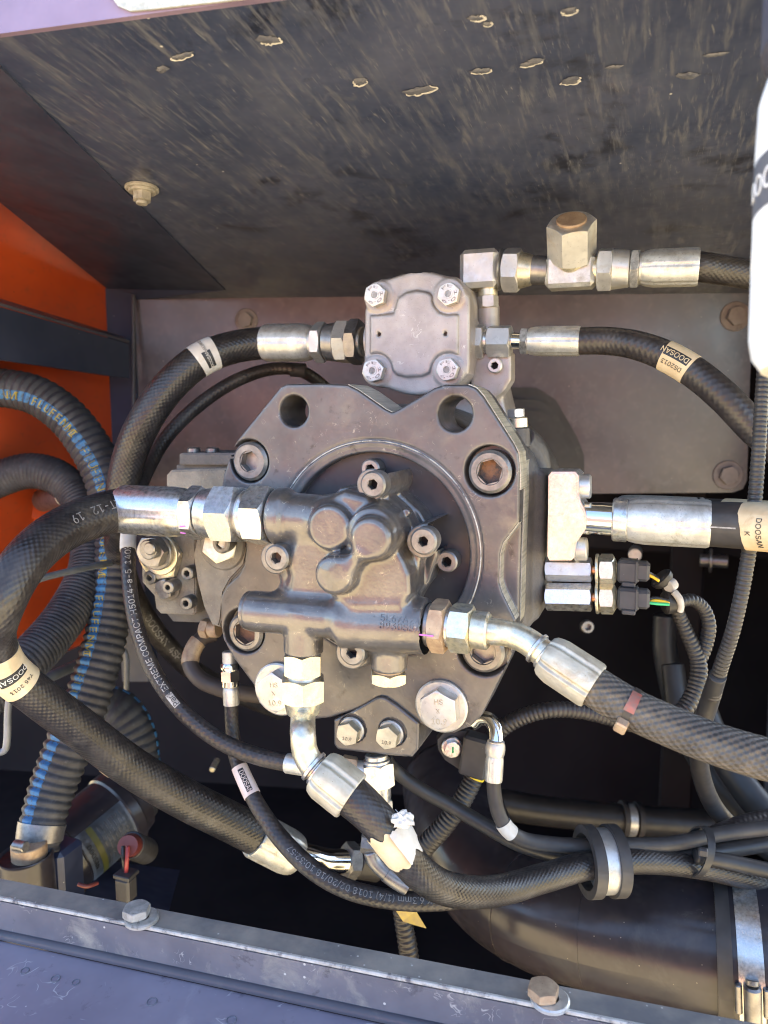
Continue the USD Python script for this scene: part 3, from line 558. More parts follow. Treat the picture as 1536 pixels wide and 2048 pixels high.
# bolts in the back wall and the ceiling
nb = BACK[1] if BACK[1] @ (CAM - BACK[0]) > 0 else -BACK[1]
for (u, v, r) in [(493, 641, 23), (1470, 633, 29), (1455, 950, 29)]:
    p = on(BACK, u, v); R = px(r, p)
    bo = part(wall_back, 'bolt', hexbar(p + nb * .002, p + nb * .0095, R * .66, rot=.25), 'wall_bolt')
    part(bo, 'washer', washer(p + nb * .0003, nb, R, R * .3, .0022), 'wall_bolt')
nc = CEIL[1] if CEIL[1][2] < 0 else -CEIL[1]
p = on(CEIL, 284, 375); 
bo = part(ceil_path, 'bolt', [hexbar(p + nc * .003, p + nc * .011, .0078, rot=.2), cyl(p + nc * .011, p + nc * .0135, .0046)], 'dusty_bolt')
part(bo, 'washer', [washer(p + nc * .0003, nc, .0135, .004, .0022), washer(p + nc * .0026, nc, .0108, .004, .0018)], 'dusty_bolt')
# pale splashes dried on the ceiling
rng = np.random.default_rng(3)
cx_, cy_, _ = frame(nc)
dl = unit(AX_C - (AX_C @ nc) * nc); dc = np.cross(nc, dl)
for i, (u, v, w, h) in enumerate([(953, 34, 40, 15), (963, 140, 46, 16), (838, 180, 70, 22), (1064, 123, 56, 18), (1142, 160, 56, 16), (1140, 20, 48, 14), (1375, 150, 54, 18), (1228, 132, 34, 10), (1432, 107, 52, 10), (365, 110, 58, 13), (325, 137, 42, 14), (720, 162, 46, 16), (975, 46, 26, 9), (537, 78, 60, 26)]):
    k = 26; ph = np.linspace(0, 2 * math.pi, k, endpoint=False); rr = 1 + .45 * (rng.random(k) - .5) + .25 * np.sin(ph * 2 + i)
    c = on(CEIL, u, v); R = px(w * .40, c); R2 = px(h * .42, c) / max(.25, abs(unit(c - CAM) @ nc)) * .75
    pts = np.array([c + dc * R * rr[j] * math.cos(ph[j]) + dl * R2 * rr[j] * math.sin(ph[j]) for j in range(k)])
    film = np.vstack([pts + nc * .0002, c + (pts - c) * .72 + nc * .0009, c + (pts - c) * .35 + nc * .0011, [c + nc * .0009]])
    f = [(a * k + j, a * k + (j + 1) % k, (a + 1) * k + (j + 1) % k) for a in (0, 1) for j in range(k)] + [(a * k + j, (a + 1) * k + (j + 1) % k, (a + 1) * k + j) for a in (0, 1) for j in range(k)] + [(2 * k + j, 2 * k + (j + 1) % k, 3 * k) for j in range(k)]
    film = film + nc * (rng.random(len(film)) * .0004)[:, None]
    sp_ = part(ceil_path, 'splash', trimesh.Trimesh(film, f, process=False), 'splash_film', smooth=True)
    if i not in (6, 7, 8, 10):                                     # the raised pale rim where it dried
        jj = [j % k for j in range(int(.0 * k), int((.45 + .25 * rng.random()) * k))] if i % 2 else [j % k for j in range(int(.9 * k), int(1.5 * k))]
        rim = [(c + (pts[j] - c) * (.92 + .1 * rng.random()) + nc * .0006, (.0003 + .0008 * rng.random()) * (1.4 - abs(2 * n_ / len(jj) - 1))) for n_, j in enumerate(jj)]
        part(sp_, 'dried_rim', Path(rim, step=.001).tube(n=8)[0], 'bird_lime', smooth=True)

# ------------------------------------------------------------------ the main pump
FR_ = -AX_C                                                        # the way the machine faces
def head(parent, u, v, c, r, L, sock, mat='cap_screw', floor='rust', rot=.3, label=None):
    "cap screw: pixel of the head's face, its plane, face radius and socket in pixels"
    p = G(u, v, c); R = px(r, p); s = px(sock, p); o = p - FR_ * L
    b = part(parent, 'cap_screw', socket_head(o, FR_, R, L, s, rot), mat, label=label)
    part(b, 'socket_floor', socket_floor(o, FR_, s, L, rot), floor)
    return b
pump = thing('hydraulic_pump', 'dark grey main pump with thick bolted mounting flange filling the centre', 'pump', O)
fl_px = [(572, 768), (640, 767), (694, 769), (716, 780), (770, 818), (784, 825), (800, 817), (868, 776), (890, 769), (935, 769), (952, 776), (966, 792), (1026, 886), (1036, 906), (1039, 940),
         (1037, 1045), (1006, 1086), (999, 1110), (998, 1165), (1004, 1186), (1031, 1240), (1031, 1262), (1025, 1300), (1006, 1345), (963, 1432), (938, 1455), (905, 1468), (870, 1464), (835, 1446),
         (790, 1416), (763, 1402), (735, 1412), (700, 1424), (660, 1436), (622, 1440), (600, 1434), (545, 1412), (525, 1395), (466, 1316), (446, 1280), (439, 1240), (440, 1195), (452, 1172), (478, 1148), (488, 1128), (491, 1095), (486, 1060), (470, 1030), (450, 1010), (441, 985), (446, 950), (470, 885), (552, 784), (560, 774)]
fl2 = [q(u, v, 0)[:2] for u, v in fl_px]
rear_px = fl_px[:14] + [(1039, 980), (1037, 1045), (1034, 1120), (1031, 1240)] + fl_px[21:41] + [(439, 1180), (440, 1100), (441, 985)] + fl_px[50:]
rear2 = [q(u, v, 0)[:2] for u, v in rear_px]
holes = [((587, 822), 31, 99), ((910, 828), 35, 99)]
bores = [((498, 922), 43), ((979, 942), 51), ((487, 1262), 46), ((966, 1300), 54)]
RC0 = q(748, 1100, 0)[:2]; Rin = np.linalg.norm(q(748, 905, 0)[:2] - RC0); Rout = np.linalg.norm(q(748, 879, 0)[:2] - RC0)
TFL = .014                                                          # where the scallops stop
def f_flange(p):
    xy = p[..., :2]; z = p[..., 2]
    xy2 = xy[:, :, 0]; da = d_poly(xy2, fl2)[:, :, None]; db = d_poly(xy2, rear2)[:, :, None]
    d = np.minimum(d_slab(da, z, 0, TFL + .004, .0016), d_slab(db + .0004, z, TFL, .044, .002))
    for (uv, r, _) in holes:
        c = q(*uv, 0); dc = np.linalg.norm(xy - c[:2], axis=-1) - px(r, W(c)); d = np.maximum(d, -d_slab(dc - np.clip(.0012 - z, 0, .0012), z, -.01, .05, .0002))
    for (uv, r) in bores:
        c = q(*uv, 0); dc = np.linalg.norm(xy - c[:2], axis=-1) - px(r, W(c)); d = np.maximum(d, -d_slab(dc - np.clip(.001 - z, 0, .001), z, -.01, .0125, .0004))
    rr = np.linalg.norm(xy - RC0, axis=-1)
    d = np.maximum(d, -d_slab(rr - Rin - np.clip(.001 - z, 0, .001), z, -.01, .009, .0008))
    ringd = np.abs(rr - Rout) - .0008
    d = np.maximum(d, -np.maximum(ringd, np.abs(z) - .0009))
    lip = np.maximum(np.abs(rr - (Rout - .0022)) - .0013, np.abs(z) - .0007)
    d = smin(d, lip, .0006)
    # shallow step across the lower lobe
    return d
flange = part(pump, 'flange', surface(f_flange, (-.128, -.142, -.003), (.118, .132, .047), .0011), 'pump_paint', smooth=True)
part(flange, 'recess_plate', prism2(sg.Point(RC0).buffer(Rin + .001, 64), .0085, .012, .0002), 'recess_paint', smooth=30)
# machined edge left bright along the right side and in the scallop
def edge_strip(ii, z0, z1, pl, off=.0002):
    pts = np.array([pl[i] for i in ii]); 
    ls = sg.LineString(pts).buffer(.00035, cap_style=2); return ls
rid = list(range(9, 15))
def wall_strip(pl, z0, z1, th=.0006):
    pts = np.array(pl); n = len(pts); t = np.gradient(pts, axis=0); nn = np.stack([-t[:, 1], t[:, 0]], 1); nn /= np.linalg.norm(nn, axis=1, keepdims=True)
    cen = np.mean(fl2, axis=0)
    nn = np.where(((pts - cen) * nn).sum(1, keepdims=True) < 0, -nn, nn)
    a = pts + nn * th; b = pts - nn * .0012
    v = np.array([[*a[i], z0] for i in range(n)] + [[*a[i], z1] for i in range(n)] + [[*b[i], z0] for i in range(n)] + [[*b[i], z1] for i in range(n)])
    f = []
    for i in range(n - 1):
        f += [(i, i + 1, n + i + 1, n + i), (i, 2 * n + i, 2 * n + i + 1, i + 1), (n + i, n + i + 1, 3 * n + i + 1, 3 * n + i)]
    f += [(0, n, 3 * n, 2 * n), (n - 1, 3 * n - 1, 4 * n - 1, 2 * n - 1)] if False else []
    return (W(v), f)
part(flange, 'bare_edge', wall_strip([fl2[i] for i in (9, 10, 11, 12, 13, 14)] + [q(1039, 980, 0)[:2]], .0022, .026), 'worn_edge', smooth=20, label='bare worn metal edge on the right of the flange')
part(flange, 'bare_edge', wall_strip([q(*p, 0)[:2] - [.0004, 0] for p in [(1038, 925), (1039, 981), (1037, 1045), (1034, 1120), (1031, 1240), (1028, 1270)]], TFL + .0055, .0415), 'worn_edge', smooth=20)
part(flange, 'bare_edge', wall_strip([fl2[i] for i in (15, 16, 17, 18, 19, 20)], .0016, TFL - .001, .0004), 'worn_edge', smooth=20)
part(flange, 'bare_edge', wall_strip([fl2[i] for i in (2, 3, 4, 5)], .0018, .040, .0004), 'worn_edge', smooth=20)
_t = np.linspace(0, 2 * math.pi, 97); part(flange, 'ring_edge', Path([(W([RC0[0] + (Rout - .0009) * math.cos(a), RC0[1] + (Rout - .0009) * math.sin(a), -.0006]), .00055) for a in _t], step=.003).tube(n=6)[0], 'bare_line', smooth=True)
for (uv, r, sk, lab, fm) in [((498, 923), 39, 21, None, 'dark_steel'), ((979, 944), 44, 26, 'cap screw with rust in its socket', 'rust'), ((489, 1266), 39, 25, None, 'rust'), ((965, 1304), 44, 26, None, 'dark_steel')]:
    head(pump, *uv, -.0015, r, .013, sk, 'cap_screw', fm, rot=.28 + .2 * (uv[1] > 1000), label=lab)
# two plated hexagon bolts through the lower lobes
rt_ = AX_A
for (uv, lab) in [((560, 1377), None), ((884, 1411), None)]:
    p = G(*uv, -.0004); R = px(54, p)
    w = part(pump, 'flange_bolt', hexbar(G(*uv, -.003) , G(*uv, -.003) + FR_ * .011, px(41, p), rot=.62), 'zinc_white')
    part(w, 'washer', washer(p, FR_, R, R * .4, .0030), 'zinc_white')
    pp = G(*uv, -.003) + FR_ * .0111; ru = unit(AX_A * .97 + AX_B * .1); uu = np.cross(FR_, ru)
    part(w, 'head_mark', [flat_text('10.9', .0040, pp - uu * .0075, ru, uu, .0003), flat_text('HS', .0036, pp + uu * .0065 + ru * .001, ru, uu, .0003), flat_text('X', .003, pp, ru, uu, .0003)], 'ferrule_worn')
# smaller screws in the recess
head(pump, 740, 938, -.004, 20, .012, 10, 'dark_steel', 'dark_void')
head(pump, 893, 1124, -.004, 22, .012, 11, 'dark_steel', 'dark_void')
# body behind the flange
def f_body(p):
    xy = p[..., :2]; z = p[..., 2]
    d = d_cyl(p, (RC0[0] + .003, RC0[1] + .01, .040), (RC0[0] + .003, RC0[1] + .01, .30), .094, .008)
    bx = lambda lo, hi, e: (lambda w: np.linalg.norm(np.maximum(w, 0), axis=-1) + np.minimum(w.max(-1), 0) - e)(np.abs(p - (np.array(lo) + hi) / 2) - (np.array(hi) - lo) / 2 + e)
    r0 = q(1094, 1010, .055); r1 = q(1094, 1222, .055)
    d = smin(d, bx((.03, r1[1] + .006, .046), (r0[0], r0[1] + .025, .10), .004), .008)
    d = smin(d, bx((.03, r1[1] - .006, .048), (r0[0] - .002, r1[1] + .03, .085), .004), .003)
    d = smin(d, bx((-.135, -.07, .034), (-.05, .045, .10), .010), .012)
    d = smin(d, d_caps(p, np.array([.085, .055, .05]), np.array([.085, -.05, .05]), .022), .006)
    return d
part(pump, 'body', surface(f_body, (-.14, -.115, .026), (.145, .125, .31), .0028), 'cast_dark', smooth=True)
# boss and lock nut beside the flange on the left
ln = G(437, 1090, .010)
b = part(pump, 'adjuster_boss', lathe([(0, .0), (0, .021), (.012, .0205), (.0135, .019), (.0135, 0)], G(445, 1090, .012) + FR_ * -.012, FR_, 36), 'cast_iron')
nut = part(pump, 'lock_nut', hexbar(G(440, 1091, .000), G(440, 1091, -.010), px(35, ln), rot=.3), 'zinc_yellow')
head(pump, 441, 1088, -.0135, 20, .012, 11, 'cap_screw', 'dark_void')
# casting that joins the regulator to the flange
cp = [(392, 1075), (420, 1068), (480, 1072), (497, 1095), (490, 1130), (462, 1160), (448, 1185), (443, 1240), (438, 1256), (422, 1250), (406, 1215), (392, 1160), (385, 1110)]
part(pump, 'side_casting', prism(cp, .012, .06, .004), 'cast_iron', smooth=25)
part(pump, 'drain_plug', [hexbar(G(420, 1258, .03), G(405, 1255, .03), px(20, G(410, 1257, .03))), cyl(G(438, 1258, .03), G(420, 1258, .03), px(17, G(430, 1257, .03)))], 'rusty_nut')

# ------------------------------------------------------------------ regulator on the left
reg = thing('pump_regulator', 'rough cast iron regulator block with stacked adjuster nuts left of the flange', 'regulator', G(340, 1150, .03))
rp = [(281, 1078), (300, 1066), (392, 1066), (391, 1225), (384, 1231), (320, 1228), (311, 1218), (307, 1192), (283, 1165)]
part(reg, 'cover', prism(rp, .018, .034, .003), 'cast_iron', smooth=25)
part(reg, 'block', prism([(300, 1060), (415, 1060), (425, 1240), (400, 1246), (345, 1244), (332, 1228), (318, 1196), (298, 1160)], .034, .085, .003), 'cast_dark', smooth=25)
def at_(u, v, c): return G(u, v, c)
for k, (u, v, c0, c1, r, kind, mat) in enumerate([(326, 1112, .018, .011, 50, 'hex', 'zinc_yellow'), (322, 1108, .011, .008, 42, 'cyl', 'zinc_yellow'), (317, 1104, .008, .004, 36, 'cyl', 'cap_screw'), (312, 1101, .004, -.005, 33, 'hex', 'dark_steel'), (306, 1097, -.005, -.012, 20, 'cyl', 'cap_screw'), (304, 1096, -.012, -.016, 13, 'cyl', 'dark_steel')]):
    p = G(u, v, c0); L = c0 - c1
    part(reg, 'adjuster_nut' if kind == 'hex' else 'adjuster_stem', hexbar(p, p + FR_ * L, px(r, p), rot=.2 + .3 * k) if kind == 'hex' else cyl(p, p + FR_ * L, px(r, p)), mat)
for (u, v) in [(298, 1156), (373, 1147), (371, 1207)]: head(reg, u, v, .009, 14, .009, 7, 'cap_screw', 'dark_void')
p = G(340, 1174, .018)
part(reg, 'adjuster_seat', cyl(p, p + FR_ * .003, px(26, p)), 'cast_iron'); part(reg, 'adjuster_nut', hexbar(p + FR_ * .003, p + FR_ * .010, px(21, p), rot=.4), 'cap_screw')
head(reg, 335, 1175, -.004, 13, .012, 6, 'cap_screw', 'dark_void')
part(reg, 'upper_block', prism([(331, 950), (340, 940), (450, 936), (470, 960), (470, 1062), (331, 1062)], .045, .10, .004), 'cast_iron', smooth=25)
part(reg, 'upper_neck', prism([(352, 930), (470, 930), (470, 942), (352, 942)], .05, .09, .002), 'cast_dark', smooth=25)
part(reg, 'upper_plate', prism([(357, 908), (362, 906), (480, 906), (480, 931), (357, 931)], .043, .10, .003), 'cast_dark', smooth=25)
for u in (388, 426):
    a = G(u, 908, .06); part(reg, 'cap_screw', cyl(a, a + AX_B * .0055, px(13, a)), 'dark_steel')

# ------------------------------------------------------------------ gear pump bolted in the middle
gp = thing('gear_pump', 'dark smooth cast gear pump with three round bosses bolted inside the flange ring', 'pump', G(700, 1120, -.03))
Kp = lambda n, c=-.03: n * (depth(G(700, 1120, c))) / FPX
Q = lambda u, v, c: q(u, v, c)
def f_gear(p):
    xy = p[..., :2]; z = p[..., 2]; xy2 = xy[:, :, 0]
    def disc(u, v, cc, r, z0, z1, e=.002): return d_cyl(p, (*Q(u, v, cc)[:2], z0), (*Q(u, v, cc)[:2], z1), Kp(r, cc), e)
    def pad(pts, cc, z0, z1, e=.002): return d_slab(d_poly(xy2, [Q(u, v, cc)[:2] for u, v in pts])[:, :, None], z, z0, z1, e)
    # rear and front plates with a gap between them, and the eared lugs
    pl = [(690, 985), (735, 975), (775, 985), (812, 1020), (838, 1060), (850, 1100), (838, 1150), (808, 1190), (760, 1215), (690, 1210), (650, 1120), (655, 1030)]
    d = pad(pl, -.030, -.036, -.018, .002)
    d = np.minimum(d, pad([(680, 975), (740, 962), (800, 985), (840, 1022), (868, 1070), (876, 1110), (858, 1165), (820, 1205), (760, 1230), (680, 1220), (640, 1130), (645, 1020)], -.010, -.011, .010, .002))
    d = np.minimum(d, pad([(700, 1000), (800, 1010), (835, 1080), (830, 1150), (780, 1190), (690, 1190)], -.02, -.020, -.008, .001))
    for (u, v) in [(748, 966), (852, 1080)]:
        d = smin(d, disc(u, v, -.040, 33, -.0405, .010, .002), .003)
    for (u, v) in [(565, 1113), (707, 1305)]:
        d = smin(d, disc(u + 6, v, -.038, 33, -.040, .010, .002), .006)
    # main body
    body = [(640, 1000), (690, 978), (740, 990), (790, 1035), (803, 1075), (806, 1110), (812, 1150), (818, 1190), (800, 1235), (740, 1260), (660, 1265), (600, 1240), (590, 1215), (575, 1190), (580, 1150), (570, 1120), (590, 1075), (610, 1030)]
    d = smin(d, pad(body, -.045, -.048, .008, .006), .004)
    d = smin(d, disc(775, 1080, -.052, 92, -.052, -.02, .003) * 0 + pad([(716, 1030), (748, 1012), (786, 1030), (800, 1062), (792, 1095), (806, 1120), (818, 1150), (820, 1190), (800, 1215), (700, 1215), (660, 1190)], -.054, -.0545, -.02, .003), .003)
    d = smin(d, disc(657, 1056, -.056, 47, -.0565, -.02, .0035), .004)
    d = smin(d, disc(744, 1066, -.058, 52, -.0600, -.02, .003), .004)
    d = smin(d, disc(739, 1078, -.068, 44, -.0690, -.02, .0045), .004)
    d = smin(d, disc(664, 1152, -.068, 42, -.0680, -.02, .0045), .004)
    bar = pad([(716, 1098), (735, 1112), (700, 1150), (695, 1165), (668, 1170), (650, 1140), (672, 1120), (695, 1110)], -.067, -.0680, -.03, .004)
    d = smin(d, bar, .006)
    # outlet on the left and its collar
    d = smin(d, d_cyl(p, Q(556, 1033, -.034), Q(700, 1042, -.034), Kp(50, -.034), .002), .005)
    d = smin(d, d_cyl(p, Q(551, 1032, -.034), Q(583, 1034, -.034), Kp(60, -.034), .004), .004)
    # valve bore across the bottom
    d = smin(d, d_cyl(p, Q(497, 1221, -.044), Q(700, 1238, -.044), Kp(43, -.044), .004), .006)
    d = smin(d, d_cyl(p, Q(690, 1246, -.040), Q(857, 1252, -.040), Kp(55, -.040), .002), .009)
    d = smin(d, d_cyl(p, Q(607, 1215, -.044), Q(607, 1304, -.044), Kp(41, -.044), .001), .0025)
    d = smin(d, d_cyl(p, Q(779, 1265, -.036), Q(779, 1338, -.036), Kp(37, -.036), .002), .004)
    # web between outlet and valve bore
    d = smin(d, d_caps(p, Q(600, 1090, -.030), Q(585, 1200, -.034), Kp(30)), .008)
    d = smin(d, disc(799, 1030, -.05, 8, -.0375, -.03, .0008), .001)
    return d
part(gp, 'housing', surface(f_gear, (-.098, -.10, -.073), (.052, .058, .012), .00085), 'gear_paint', smooth=True)
for (u, v, r, s, fm) in [(745, 969, 27, 11, 'dark_void'), (846, 1083, 28, 11, 'dark_void'), (552, 1116, 27, 12, 'rust'), (703, 1306, 27, 12, 'dark_void')]:
    b = head(gp, u, v, -.0525, r, .011, s, 'cap_screw', fm)
    p = G(u, v, -.0415); part(b, 'washer', washer(p, FR_, px(r * 1.18, p), px(r * .5, p), .0018), 'cap_screw')
part(gp, 'end_cap', cyl(W(Q(494, 1220.5, -.044)), W(Q(512, 1222, -.044)), Kp(41, -.044)), 'gear_paint')
# plugged port below
chain(gp, G(777, 1336, -.036), G(776, 1366, -.036), 1336, 1366, [('port_plug', 'cyl', 1336, 1342, 30, 'rusty_nut'), ('plug_hex', 'hex', 1341, 1364, 36, 'zinc_yellow', {'rot': .45})])
# cast numbers
tz = W(Q(790, 1243, -.0645)); 
for k, (txt, vv) in enumerate([('5L67A2A', 1241), ('8930S8A', 1256)]):
    a = q(797, vv, -.0595); c = Q(780, 1250, -.040); R = Kp(55, -.040); t = meshkit.text_mesh(txt, .0045, .0010); v = t.vertices.copy(); v[:, 0] -= v[:, 0].max() / 2
    ph = (a[1] - c[1]) / R + (v[:, 1] - .002) / R
    w = np.stack([a[0] + v[:, 0], c[1] + (R + v[:, 2] - .0002) * np.sin(ph), -.040 - (R + v[:, 2] - .0002) * np.cos(ph)], 1)
    part(gp, 'cast_number', trimesh.Trimesh(W(w), t.faces, process=False), 'gear_paint', smooth=False)

# ------------------------------------------------------------------ bolted block under the flange
bb_ = thing('port_block', 'grey machined block with pointed top and two hex bolts under the flange', 'block', G(755, 1460, 0))
bp = [(667, 1440), (700, 1425), (750, 1396), (760, 1393), (770, 1395), (790, 1408), (838, 1447), (836, 1500), (824, 1515), (790, 1513), (676, 1500), (667, 1490)]
def f_blk(p):
    xy2 = p[..., :2][:, :, 0]; z = p[..., 2]; d = d_slab(d_poly(xy2, [q(u, v, -.003)[:2] for u, v in bp])[:, :, None], z, -.003, .050, .0014)
    for (u, v) in [(705, 1457), (785, 1464)]:
        c = q(u, v, -.003); d = np.maximum(d, -d_slab(np.linalg.norm(p[..., :2] - c[:2], axis=-1) - px(29, W(c)), z, -.02, .0015, .0002))
    return d
lo = q(660, 1520, -.003); hi = q(845, 1385, -.003)
part(bb_, 'block', surface(f_blk, (lo[0] - .003, lo[1] - .003, -.006), (hi[0] + .003, hi[1] + .003, .053), .001), 'pump_paint', smooth=True)
for (u, v) in [(704, 1459), (782, 1466)]:
    p = G(u, v, .0012)
    b = part(bb_, 'hex_bolt', hexbar(p + FR_ * .0026, p + FR_ * .0105, px(24, p), rot=.35), 'ferrule_worn'); part(b, 'washer', washer(p, FR_, px(28, p), px(12, p), .0026), 'zinc_white')
    pp = p + FR_ * .0106; part(b, 'head_mark', flat_text('10.9', .0026, pp - AX_B * .003, AX_A, AX_B, .0003), 'cap_screw')

# ------------------------------------------------------------------ aluminium pump behind the flange at the top
CA = .082
ap = thing('pilot_pump', 'light grey cast aluminium pump cover with four hex bolts above the flange', 'pump', G(832, 665, CA))
K2 = lambda n: px(n, G(832, 665, CA))
def f_alu(p):
    xy = p[..., :2]; xy2 = xy[:, :, 0]; z = p[..., 2]
    c = q(833, 667, CA)[:2]
    lx, hx = q(729, 667, CA)[0], q(936, 667, CA)[0]
    out = np.maximum(np.linalg.norm(xy2 - c, axis=-1) - K2(122), np.abs(xy2[..., 0] - (lx + hx) / 2) - (hx - lx) / 2)
    sq = [(736, 590), (760, 560), (910, 555), (934, 590), (934, 745), (910, 772), (755, 772), (731, 745)]
    out = smin(out, d_poly(xy2, [q(u, v, CA)[:2] for u, v in sq]) - .001, .004)[:, :, None]
    d = d_slab(out, z, CA, CA + .020, .003)
    d = np.minimum(d, d_slab(out + .0015, z, CA + .0215, CA + .034, .002))
    d = np.minimum(d, d_slab(out + .003, z, CA + .01, CA + .08, .003))
    rp_ = [(744, 634), (790, 630), (800, 598), (815, 588), (835, 584), (857, 588), (868, 600), (876, 628), (915, 632), (915, 706), (880, 710), (866, 726), (858, 744), (845, 750), (815, 752), (796, 747), (788, 738), (782, 718), (770, 710), (744, 706)]
    rd = d_poly(xy2, [q(u, v, CA)[:2] for u, v in rp_]) - .001
    for (u, v) in [(757, 590), (900, 592), (753, 742), (897, 742)]:
        rd = np.maximum(rd, -(np.linalg.norm(xy2 - q(u, v, CA)[:2], axis=-1) - K2(36)))
    d = smin(d, d_slab(rd[:, :, None], z, CA - .0028, CA + .005, .0018), .0016)
    for (u, v) in [(757, 594), (899, 590), (753, 742), (897, 741)]:
        cc = q(u, v, CA)[:2]; d = smin(d, d_cyl(p, (*cc, CA - .001), (*cc, CA + .06), K2(31), .001), .002)
    for (u, v) in [(760, 669), (892, 668)]:
        cc = q(u, v, CA)[:2]; d = np.maximum(d, -d_cyl(p, (*cc, CA - .02), (*cc, CA + .004), K2(4), .0001))
    # ports left and right
    d = smin(d, d_cyl(p, q(722, 684, CA + .03), q(800, 684, CA + .03), K2(46), .002), .004)
    d = smin(d, d_cyl(p, q(953, 683, CA + .03), q(880, 680, CA + .03), K2(40), .002), .004)
    return d
lo = q(715, 800, CA); hi = q(965, 538, CA)
part(ap, 'cover', surface(f_alu, (lo[0], lo[1], CA - .005), (hi[0] + .006, hi[1], CA + .085), .0011), 'cast_aluminium', smooth=True)
for (u, v) in [(755, 592), (901, 590), (751, 742), (898, 740)]:
    p = G(u, v, CA - .0016)
    b = part(ap, 'hex_bolt', hexbar(p, p + FR_ * .0072, px(23.5, p), rot=.25 + .1 * math.sin(u)), 'zinc_white')
    R = px(9, p); part(b, 'head_ring', lathe([(0, R * .7), (0, R), (.0004, R * .95), (.0004, R * .75), (0, R * .7)], p + FR_ * .0072, FR_, 24), 'zinc_white')
    t = meshkit.text_mesh('FE 10.9 ', .0020, .0003); vv = t.vertices; ph = 2.6 - vv[:, 0] / vv[:, 0].max() * 5.0; rr = px(13, p) + vv[:, 1]
    w = p + FR_ * .0072 + rr[:, None] * (np.cos(ph)[:, None] * AX_A + np.sin(ph)[:, None] * AX_B) + vv[:, 2:3] * FR_
    part(b, 'head_mark', trimesh.Trimesh(w, t.faces, process=False), 'cap_screw', smooth=False)
# cast bracket and stack behind it on the right
def f_brk(p):
    xy2 = p[..., :2][:, :, 0]; z = p[..., 2]; cc = CA + .03
    d = d_slab(d_poly(xy2, [q(u, v, cc)[:2] for u, v in [(940, 690), (1000, 690), (1022, 705), (1022, 760), (1008, 782), (985, 800), (940, 790)]])[:, :, None], z, cc, cc + .02, .002)
    d = smin(d, d_slab(d_poly(xy2, [q(u, v, cc + .012)[:2] for u, v in [(905, 760), (1000, 770), (1014, 830), (1005, 880), (905, 880)]])[:, :, None], z, cc + .012, cc + .06, .003), .004)
    d = smin(d, d_cyl(p, q(990, 735, cc), q(985, 590, cc), K2(26), .002), .004) if False else d
    d = smin(d, d_cyl(p, q(975, 720, cc + .02), q(975, 610, cc + .02), px(24, G(975, 650, cc + .02)), .002), .004)
    return d
lo = q(895, 890, CA + .03); hi = q(1035, 600, CA + .03)
part(ap, 'mounting_bracket', surface(f_brk, (lo[0], lo[1] - .004, CA + .026), (hi[0] + .01, hi[1] + .004, CA + .1), .0013), 'cast_aluminium', smooth=True)
head(ap, 989, 731, CA + .024, 15, .008, 8, 'zinc_white', 'dark_void')
# sensor-like plug on the pump body
pl_ = thing('body_plug', 'short plated plug standing on the pump body behind the flange corner', 'plug', G(1034, 880, .06))
chain(pl_, G(1036, 895, .06), G(1032, 818, .06), 895, 818, [('boss', 'cyl', 895, 856, 25, 'cast_dark'), ('collar', 'cyl', 857, 835, 22, 'zinc_yellow'), ('plug_hex', 'hex', 835, 818, 17, 'zinc_white')])
b0 = G(1052, 930, .08); solo('pipe_elbow', 'pale cast elbow bulging behind the flange right corner', 'elbow', Path([(G(1040, 880, .075), px(30, b0)), (G(1062, 905, .085), px(34, b0)), (G(1072, 950, .09), px(30, b0)), (G(1070, 1000, .09), px(24, b0))]).tube()[0], 'cast_dark', smooth=True)

# ------------------------------------------------------------------ hoses and their fittings
def hose(parent, path, s0, s1, mat, name='hose', **k):
    m, uv = path.tube(s0, s1, **k); return part(parent, name, m, mat, smooth=True, uv=uv)
def sleeve(parent, path, s0, s1, mat, name='label', a0=-math.pi * .98, a1=math.pi * .98, label=None, **k):
    return part(parent, name, path.patch(s0, s1, a0, a1, n=40, **k), mat, smooth=30, label=label)

# --- large hose from the gear pump's outlet, looping out on the left and back under the pump
t = thing('pressure_hose', 'thick braided hose looping from the gear pump outlet out of the left edge', 'hose', G(250, 1018, -.034))
A, B = G(560, 1033, -.034), G(245, 1019, -.034)
chain(t, A, B, 560, 245, [
    ('union_hex', 'hex', 549, 506, 58, 'zinc', {'rot': .35}), ('seal_ring', 'bead', 507, 494, 53, 'zinc'), ('spacer', 'cyl', 496, 488, 47, 'dark_steel'),
    ('swivel_nut', 'hex', 490, 442, 58, 'zinc', {'rot': .15}), ('nut_neck', 'cyl', 443, 416, 52, 'zinc', {'r2': 49}), ('stem_hex', 'hex', 414, 387, 51, 'zinc', {'rot': .55}), ('stem_neck', 'cyl', 390, 370, 43, 'zinc')])
fa_, fb_ = A + (B - A) * (560 - 386) / 315, B
part(t, 'ferrule', ferrule(fa_, fb_, px(50, G(320, 1020, -.034)), amp=.02, ridges=5), 'zinc')
d0 = depth(B)
p1 = Path([(B - (B - A) * .07, px(43.5, B)), (B, px(43.5, B)), (150, 1047, .545, 88), (88, 1085, .52, 90), (38, 1140, .50, 92), (2, 1210, .49, 90), (-14, 1275, .50, 86), (10, 1335, .515, 82), (75, 1392, .535, 80), (160, 1456, .56, 79), (260, 1532, .59, 78), (370, 1598, .62, 77), (470, 1648, .645, 76), (540, 1685, .66, 76), (570, 1702, .665, 74)])
hose(t, p1, 0, p1.len, 'hose_braid', n=32)
s_ = p1.near(25, 1330); lb = sleeve(t, p1, s_ - .017, s_ + .017, 'paper_tan', label='cream label sleeve at the left edge')
part(lb, 'label_band', p1.patch(s_ - .004, s_ + .004, -.75, .75, k=1.04), 'ink')
